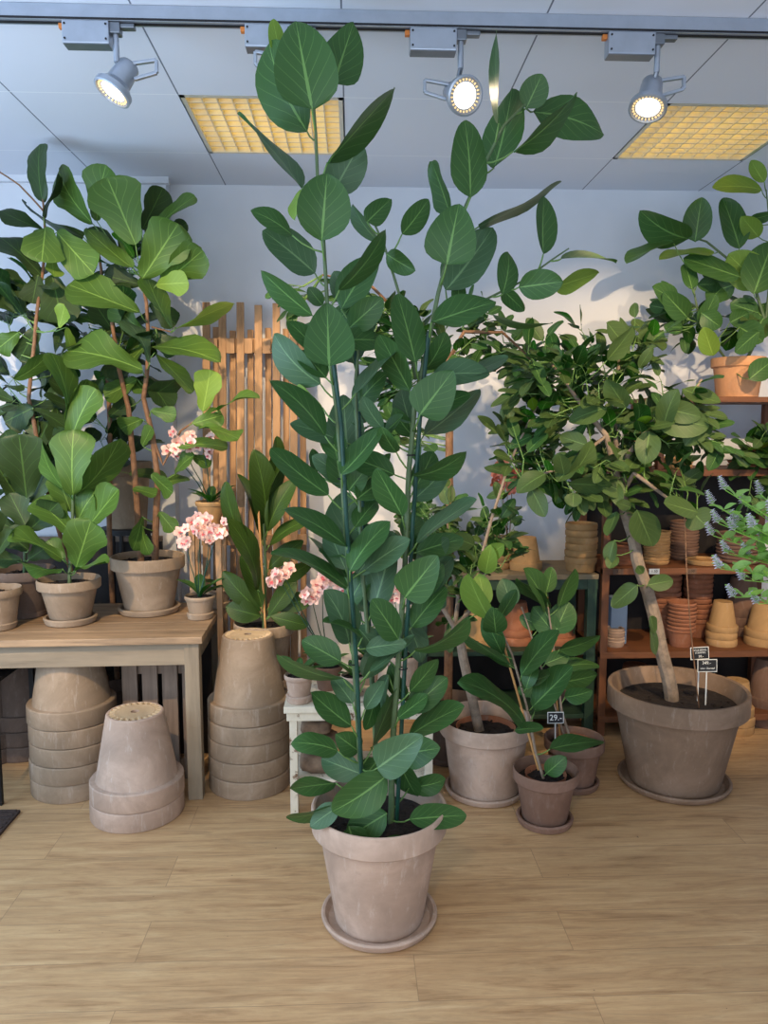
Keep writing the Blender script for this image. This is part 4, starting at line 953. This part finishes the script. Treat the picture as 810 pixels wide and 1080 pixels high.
# --- small rooted cutting in brown pot (C)
cC = place(574, 879, .085, 0); YC = cC.y
tC = thing('potted_ficus_cutting', cC, 'young ficus on a cane in a small brown pot, front of the right group', 'potted plant')
zs = pot_parts(tC, cC, 0, .124, .205, .083, M['clay_brown'], saucer=.106, rim=.045, soil=.80, inner=True)
s1 = [V(cC.x, cC.y, zs-.02)]+poly([(564, 790), (556, 745), (540, 690), (522, 650)], YC)
trunks(tC, [s1], [(.006, .0035)], M['bark'], rgh=.003)
MB().tube(poly([(568, 812), (528, 668)], YC+.015), .0045, 8).build('bamboo_cane', M['cane'], tC)
leafplant('C', tC, YC, [s1], [(553,764,484,718,22,-.03),(562,745,604,703,30,-.04),(564,750,585,718,20,.02),(555,726,566,700,16,-.04),(543,770,573,768,12,-.06),(580,790,637,782,17,-.05),(576,816,597,798,20,-.05),
   (550,712,590,665,24,-.02),(530,690,510,648,20,0),(523,668,520,640,26,-.04),(518,655,494,605,24,0,'ficus_lime'),(525,655,545,622,14,-.02),(545,705,508,688,16,.03),(536,700,490,668,12,0),(548,720,580,712,16,.03)], 'ficus', 'oval', m=4)
# --- D
cD = place(604, 838, .085, 0); YD = cD.y
tD = thing('potted_ficus_cutting', cD, 'young ficus in a dark brown pot behind the small one, with black price sign', 'potted plant')
zs = pot_parts(tD, cD, 0, .125, .20, .085, M['clay_brown'], saucer=.106, rim=.045, soil=.82, inner=True)
s1 = [V(cD.x, cD.y, zs-.02)]+poly([(592, 750), (585, 690), (578, 640)], YD)
s2 = [V(cD.x-.02, cD.y, zs-.02)]+poly([(585, 745), (570, 700), (550, 640)], YD+.02)
trunks(tD, [s1, s2], [(.006, .0035), (.005, .003)], M['bark'], rgh=.003)
MB().tube(poly([(592, 790), (577, 630)], YD+.03), .0045, 8).build('bamboo_cane', M['cane'], tD)
leafplant('D', tD, YD, [s1, s2], [(588,672,562,640,26,0),(585,668,600,635,30,0),(590,685,633,670,16,-.03),(592,705,632,702,14,0),(590,720,630,712,20,-.03),(575,645,552,600,18,.02),(590,640,606,600,14,0),(576,625,582,598,16,.02),(580,640,545,610,14,.04),(575,720,545,730,20,0),(596,735,625,728,18,0),(575,700,600,690,18,-.03),(570,660,548,650,18,.03)], 'ficus', 'oval', m=4)
sg = thing('price_sign', P(586, 765, YD-.08), 'small black price sign reading 29 in the dark brown pot', 'price sign')
def sign(t, px, py, Y, w, h, lines, stake_to, tilt=0):
    c = P(px, py, Y); mt = Matrix.Translation(c) @ Matrix.Rotation(tilt, 4, 'Y') @ Matrix.Rotation(PI/2-.1, 4, 'X')
    MB().box((-w/2-.003, -h/2-.003, -.0012), (w/2+.003, h/2+.003, 0), mt).build('frame', M['chalk'], t, smooth=False)
    MB().box((-w/2, -h/2, -.0008), (w/2, h/2, .0012), mt).build('card', M['card'], t, smooth=False)
    for txt, dx, dy, s_ in lines: textobj(txt, s_, mt @ Matrix.Translation((dx, dy, .0018)), M['chalk'], 'lettering', t)
    MB().tube([c+V(0, .004, -h/2+.006), V(c.x+.003, c.y+.006, stake_to)], .0028, 8).build('stake', M['chalk'], t)
sign(sg, 586, 757, YD-.02, .062, .042, [('29.-', 0, 0, .034)], zs-.01)

# --- big pot with bent trunk tree (E)
cE = place(709, 852, .225, 0); YE = cE.y
tE = thing('potted_ficus_tree', cE, 'large leaning ficus tree in the biggest grey clay pot at the right', 'potted plant')
zs = pot_parts(tE, cE, 0, 0.283, .41, .185, M['clay_big'], saucer=.228, rim=.085, soil=.84)
e1 = [V(cE.x-.01, cE.y+.02, zs-.02)]+poly([(700, 700), (690, 650), (677, 600), (662, 550), (655, 520)], YE)
e2 = [e1[-1].copy()]+poly([(645, 490), (640, 460), (618, 430), (600, 405), (580, 380)], YE); e3 = [e1[-1].copy()]+poly([(660, 480), (690, 445), (730, 420), (740, 400)], YE-.05)
e4 = [e1[-1].copy()]+poly([(668, 500), (700, 520), (735, 545)], YE-.1); e5 = [e1[-1].copy()]+poly([(648, 450), (650, 400), (655, 350)], YE+.1)
e6 = [e2[2].copy()]+poly([(600, 490), (570, 500), (550, 505)], YE-.05)
trunks(tE, [e1, e2, e3, e4, e5, e6], [(.030, .022), (.016, .005), (.013, .005), (.011, .004), (.012, .005), (.007, .003)], M['bark'], rgh=.014)
MB().tube(poly([(722, 545), (724, 600), (728, 660), (733, 700)], YE-.12)[:3]+[V(cE.x+.06, cE.y-.08, zs-.01)], .0025, 6).build('thin_cane', M['bark_brown'], tE)
LE = [(588,508,610,480,18,-.1),(600,510,646,512,18,-.1),(598,505,625,465,20,-.08),(595,500,590,478,18,-.1),(605,520,604,535,18,-.1),(672,538,688,576,32,-.12),(660,520,625,505,20,-.1),(685,455,680,490,26,-.1),(690,440,748,450,34,-.1),
(640,340,665,372,18,-.1),(640,380,668,345,18,-.12),(700,430,740,440,24,-.12),(735,540,700,530,20,-.15),(730,540,745,555,30,-.1),(748,440,722,470,26,-.1),(665,535,650,530,12,-.1),(648,570,642,595,14,-.12),(648,585,642,600,14,-.1),
(683,617,710,612,18,-.08),(672,617,645,640,20,-.08),(672,597,678,605,10,-.08),(686,650,690,668,9,-.1),(685,660,692,690,9,-.1),(650,540,640,565,12,-.1),(620,470,590,460,20,-.1),(575,500,545,520,20,-.1),(560,515,575,545,20,-.1),
(640,430,600,445,22,-.12),(660,430,640,400,22,-.12),(700,450,715,410,22,-.12),(560,400,530,440,16,0),(555,380,530,375,16,0),(720,410,760,425,16,-.1)]
leafplant('E', tE, YE, [e1, e2, e3, e4, e5, e6], LE, 'small', 'oval', m=3,
   extra=(cloud([E(600, 400, YE+.05, .28, .2, .2), E(690, 420, YE+.02, .3, .2, .22), E(640, 490, YE+.05, .38, .2, .14), E(560, 440, YE+.1, .14, .14, .2), E(740, 470, YE-.05, .14, .14, .18), E(655, 360, YE+.15, .2, .12, .1), E(730, 490, YE+.1, .16, .12, .12), E(560, 380, YE+.15, .16, .12, .12), E(600, 500, YE+.15, .2, .12, .12)], 780, .094, 'oval', ['small', 'small', 'ficus'], per=6),))
sg = thing('price_sign', P(745, 715, YE-.06), 'black price sign on a white stake, the front one in the biggest pot', 'price sign')
sign(sg, 746, 702, YE-.06, .076, .046, [('349.-', -.004, .011, .018), ('ohne  \u00dcbertopf', 0, -.011, .0095)], zs-.01)
sg = thing('price_sign', P(738, 700, YE-.02), 'black price sign half covered by another in the biggest pot', 'price sign')
sign(sg, 738, 689, YE-.01, .072, .046, [('FICUS BENG.', 0, .013, .0105), ('ST\u00c4MMIG', .002, .002, .0105), ('59.-', .004, -.013, .014)], zs-.01, -.05)

# --- brown-trunked standard tree behind the tall plant
cH = V(P(474, 600, 3.62).x, 3.3, 0); cH = V(P(474, 600, 3.36).x, 3.36, 0)
tH = thing('potted_standard_tree', cH, 'slim tree with straight brown trunk and dense small-leaved crown behind the tall plant', 'potted plant')
zs = pot_parts(tH, cH, 0, .15, .26, .11, M['clay_dark'], saucer=.12)
h1 = [V(cH.x, cH.y, zs-.02)]+poly([(474, 560), (474, 480), (475, 420), (470, 385)], 3.36)
h2 = [h1[-1].copy()]+poly([(430, 340), (390, 300), (340, 290)], 3.36); h3 = [h1[-1].copy()]+poly([(490, 350), (530, 350), (560, 380)], 3.36)
trunks(tH, [h1, h2, h3], [(.020, .016), (.010, .004), (.010, .004)], M['bark_brown'])
leafplant('H', tH, 3.36, [h1, h2, h3], [], 'small', 'oval', extra=(cloud([E(470, 355, 3.4, .3, .2, .12), E(370, 320, 3.4, .32, .2, .1), E(410, 420, 3.45, .16, .15, .16), E(310, 300, 3.4, .12, .12, .05), E(540, 380, 3.42, .14, .15, .14)], 420, .085, 'oval', ['small', 'ficus', 'ficus']),))
# --- low green mass on the shelf behind, centre
cL = V(P(452, 600, gy+.2).x, gy+.2, .80)
tL = thing('potted_foliage_plant', cL, 'bushy small-leaved plant on the left of the green shelf top', 'potted plant')
zs = pot_parts(tL, cL, .80, .07, .1, .05, M['clay'])
l1 = [V(cL.x, cL.y, zs-.01), V(cL.x, cL.y, zs+.1)]
trunks(tL, [l1], [(.004, .003)], M['stem'], rgh=.002)
leafplant('L', tL, gy+.2, [l1], [], 'ficus', 'oval', extra=(cloud([(cL+V(0, 0, .2), (.2, .1, .12))], 90, .07, 'oval', ['ficus', 'small']),))

# --- rubber plant in orange pot on the top board (J)
cJ = V(P(768, 600, oy+.14).x, oy+.14, z5); YJ = cJ.y
tJ = thing('potted_rubber_plant', cJ, 'bright broad-leaved plant in an orange terracotta pot on the top shelf at the right', 'potted plant')
zs = pot_parts(tJ, cJ, z5, .125, .19, .095, clay('peach_terracotta', srgb(206, 150, 108), .2), rim=.045, soil=.85)
j1 = [V(cJ.x+.02, cJ.y, zs-.02)]+poly([(808, 340), (795, 300), (770, 275), (745, 255), (735, 252)], YJ-.1); j2 = [V(cJ.x-.03, cJ.y, zs-.02)]+poly([(738, 340), (731, 300), (728, 285)], YJ-.1)
j3 = [j1[1].copy()]+poly([(815, 260), (808, 200)], YJ-.1)
trunks(tJ, [j1, j2, j3], [(.008, .004), (.006, .003), (.006, .003)], M['stem'], rgh=.003)
LJ = [(727,252,675,222,32,0),(733,255,740,208,29,-.02),(780,262,762,209,27,-.02),(710,255,660,277,11,-.03),(780,292,721,272,22,-.05),(753,267,695,272,8,0,'ficus_lime'),(803,200,751,198,18,-.05,'ficus_lime'),(806,192,792,169,15,-.05,'ficus_lime'),
(803,302,768,268,38,0,'ficus_lime'),(795,310,815,255,40,-.08),(800,250,782,228,20,0,'ficus_lime'),(790,232,815,226,12,-.02),(752,375,742,345,21,-.08,'ficus_lime'),(725,335,700,308,24,-.04),(730,305,722,278,16,-.03),(715,325,688,303,20,-.02),
(740,330,760,345,22,-.03),(738,345,755,310,18,0),(770,340,790,330,20,.05),(790,360,815,320,30,0),(780,345,805,360,26,0),(720,345,700,345,14,0),(735,300,755,300,16,.04),(700,350,680,365,18,-.05),(745,320,765,300,22,.05),(800,330,770,320,22,.03),
(775,300,745,310,26,.05),(810,290,790,270,26,.04),(760,290,740,282,18,.06),(700,325,685,322,14,.0),(790,400,815,380,24,-.1),(800,350,775,372,18,-.1)]
leafplant('J', tJ, YJ-.12, [j1, j2, j3], LJ, 'ficus', 'oval', m=4, extra=(cloud([(P(790, 320, YJ), (.2, .12, .14)), (P(720, 335, YJ), (.14, .1, .1))], 60, .12, 'oval', ['ficus', 'small']),))
# --- dark plant at the right of the wooden shelf
cR = V(P(800, 600, oy+.1).x, oy+.1, 1.30)
tR = thing('potted_foliage_plant', cR, 'dark bushy plant on the right shelf below the terracotta pot', 'potted plant')
zs = pot_parts(tR, cR, 1.30, .08, .1, .06, M['terracotta'])
r1 = [V(cR.x, cR.y, zs-.01), V(cR.x, cR.y-.03, zs+.12)]
trunks(tR, [r1], [(.005, .003)], M['stem'], rgh=.002)
leafplant('R', tR, oy+.1, [r1], [], 'ficus', 'oval', extra=(cloud([(cR+V(-.02, -.12, .12), (.26, .12, .16)), (cR+V(-.05, -.12, -.08), (.2, .08, .08))], 150, .10, 'oval', ['ficus', 'ficus', 'small']),))

# --- lilac-flowered herb, near, right edge
YK = 2.05; cK = V(P(912, 600, YK).x, YK, 0); zk = P(845, 690, YK).z
t = thing('plant_stand', V(cK.x, cK.y, 0), 'small wooden stand just outside the right edge under the lilac flowers', 'stand')
MB().box((cK.x-.09, cK.y-.12, zk-.02), (cK.x+.2, cK.y+.12, zk), bev=.003).build('top', M['table_top'], t, smooth=False)
for dx in (-.08, .17):
    for dy in (-.11, .09): MB().box((cK.x+dx, cK.y+dy, 0), (cK.x+dx+.02, cK.y+dy+.02, zk-.02)).build('leg', M['table_leg'], t, smooth=False)
tK = thing('flowering_mint', V(cK.x+.02, cK.y, zk), 'light green herb with lilac flower spikes at the right frame edge', 'potted plant')
cK2 = V(cK.x+.02, cK.y, zk); zs = pot_parts(tK, cK2, zk, .075, .11, .052, M['clay'])
fo = MB(); pe = MB(); fl = []
for (tx, ty) in ((765, 505), (752, 520), (778, 540), (785, 520), (803, 510), (758, 540), (775, 548), (795, 545), (752, 553), (768, 572), (790, 575), (806, 560), (760, 588), (785, 600), (775, 618), (800, 625), (815, 530), (830, 520), (820, 560), (822, 600)):
    e = P(tx, ty+12, YK+rng.uniform(-.08, .08)); b = V(cK2.x+rng.uniform(-.03, .03), cK2.y+rng.uniform(-.03, .03), zs); mid = b.lerp(e, .5)+V(.02, 0, .0+.04)
    pts = [b, b.lerp(mid, .7), mid, mid.lerp(e, .6), e]; pe.tube(pts, [.0022, .0012], 5)
    for q in range(9):
        tt = .3+.7*q/9; k_ = tt*4; i_ = min(3, int(k_)); p = pts[i_].lerp(pts[i_+1], k_-i_)
        for s_ in (0, 1):
            a_ = q*1.57+s_*PI+rng.uniform(-.4, .4); d = V(math.cos(a_), math.sin(a_), rng.uniform(.1, .8)).normalized(); L = rng.uniform(.034, .056)
            leaf(fo, p, p+d*L, L*.6, V(0, -.3, 1), 'oval', .08, .2, .03, M['mint'], m=2)
    ax = (e-mid).normalized()
    mbf = MB()
    for q in range(34):
        h_ = q/34; a_ = q*2.4; ax = (ax*.0+(e-mid).normalized()*.5+V(-.1, 0, .9)).normalized(); p = e+ax*(h_*.042); o1 = ax.orthogonal().normalized(); o2 = ax.cross(o1); d = (o1*math.cos(a_)+o2*math.sin(a_)+ax*.5).normalized(); L = .0165*(1-.5*h_)
        leaf(mbf, p, p+d*L, L*.7, ax, 'oval', .1, .3, .0, M['lilac'] if q % 4 else M['mint'], m=1)
    fl.append(mbf)
fo.build('foliage', None, tK, sharp=0); pe.build('stalks', M['mint'], tK)
for m_ in fl: m_.build('flower_spike', None, tK, sharp=0)
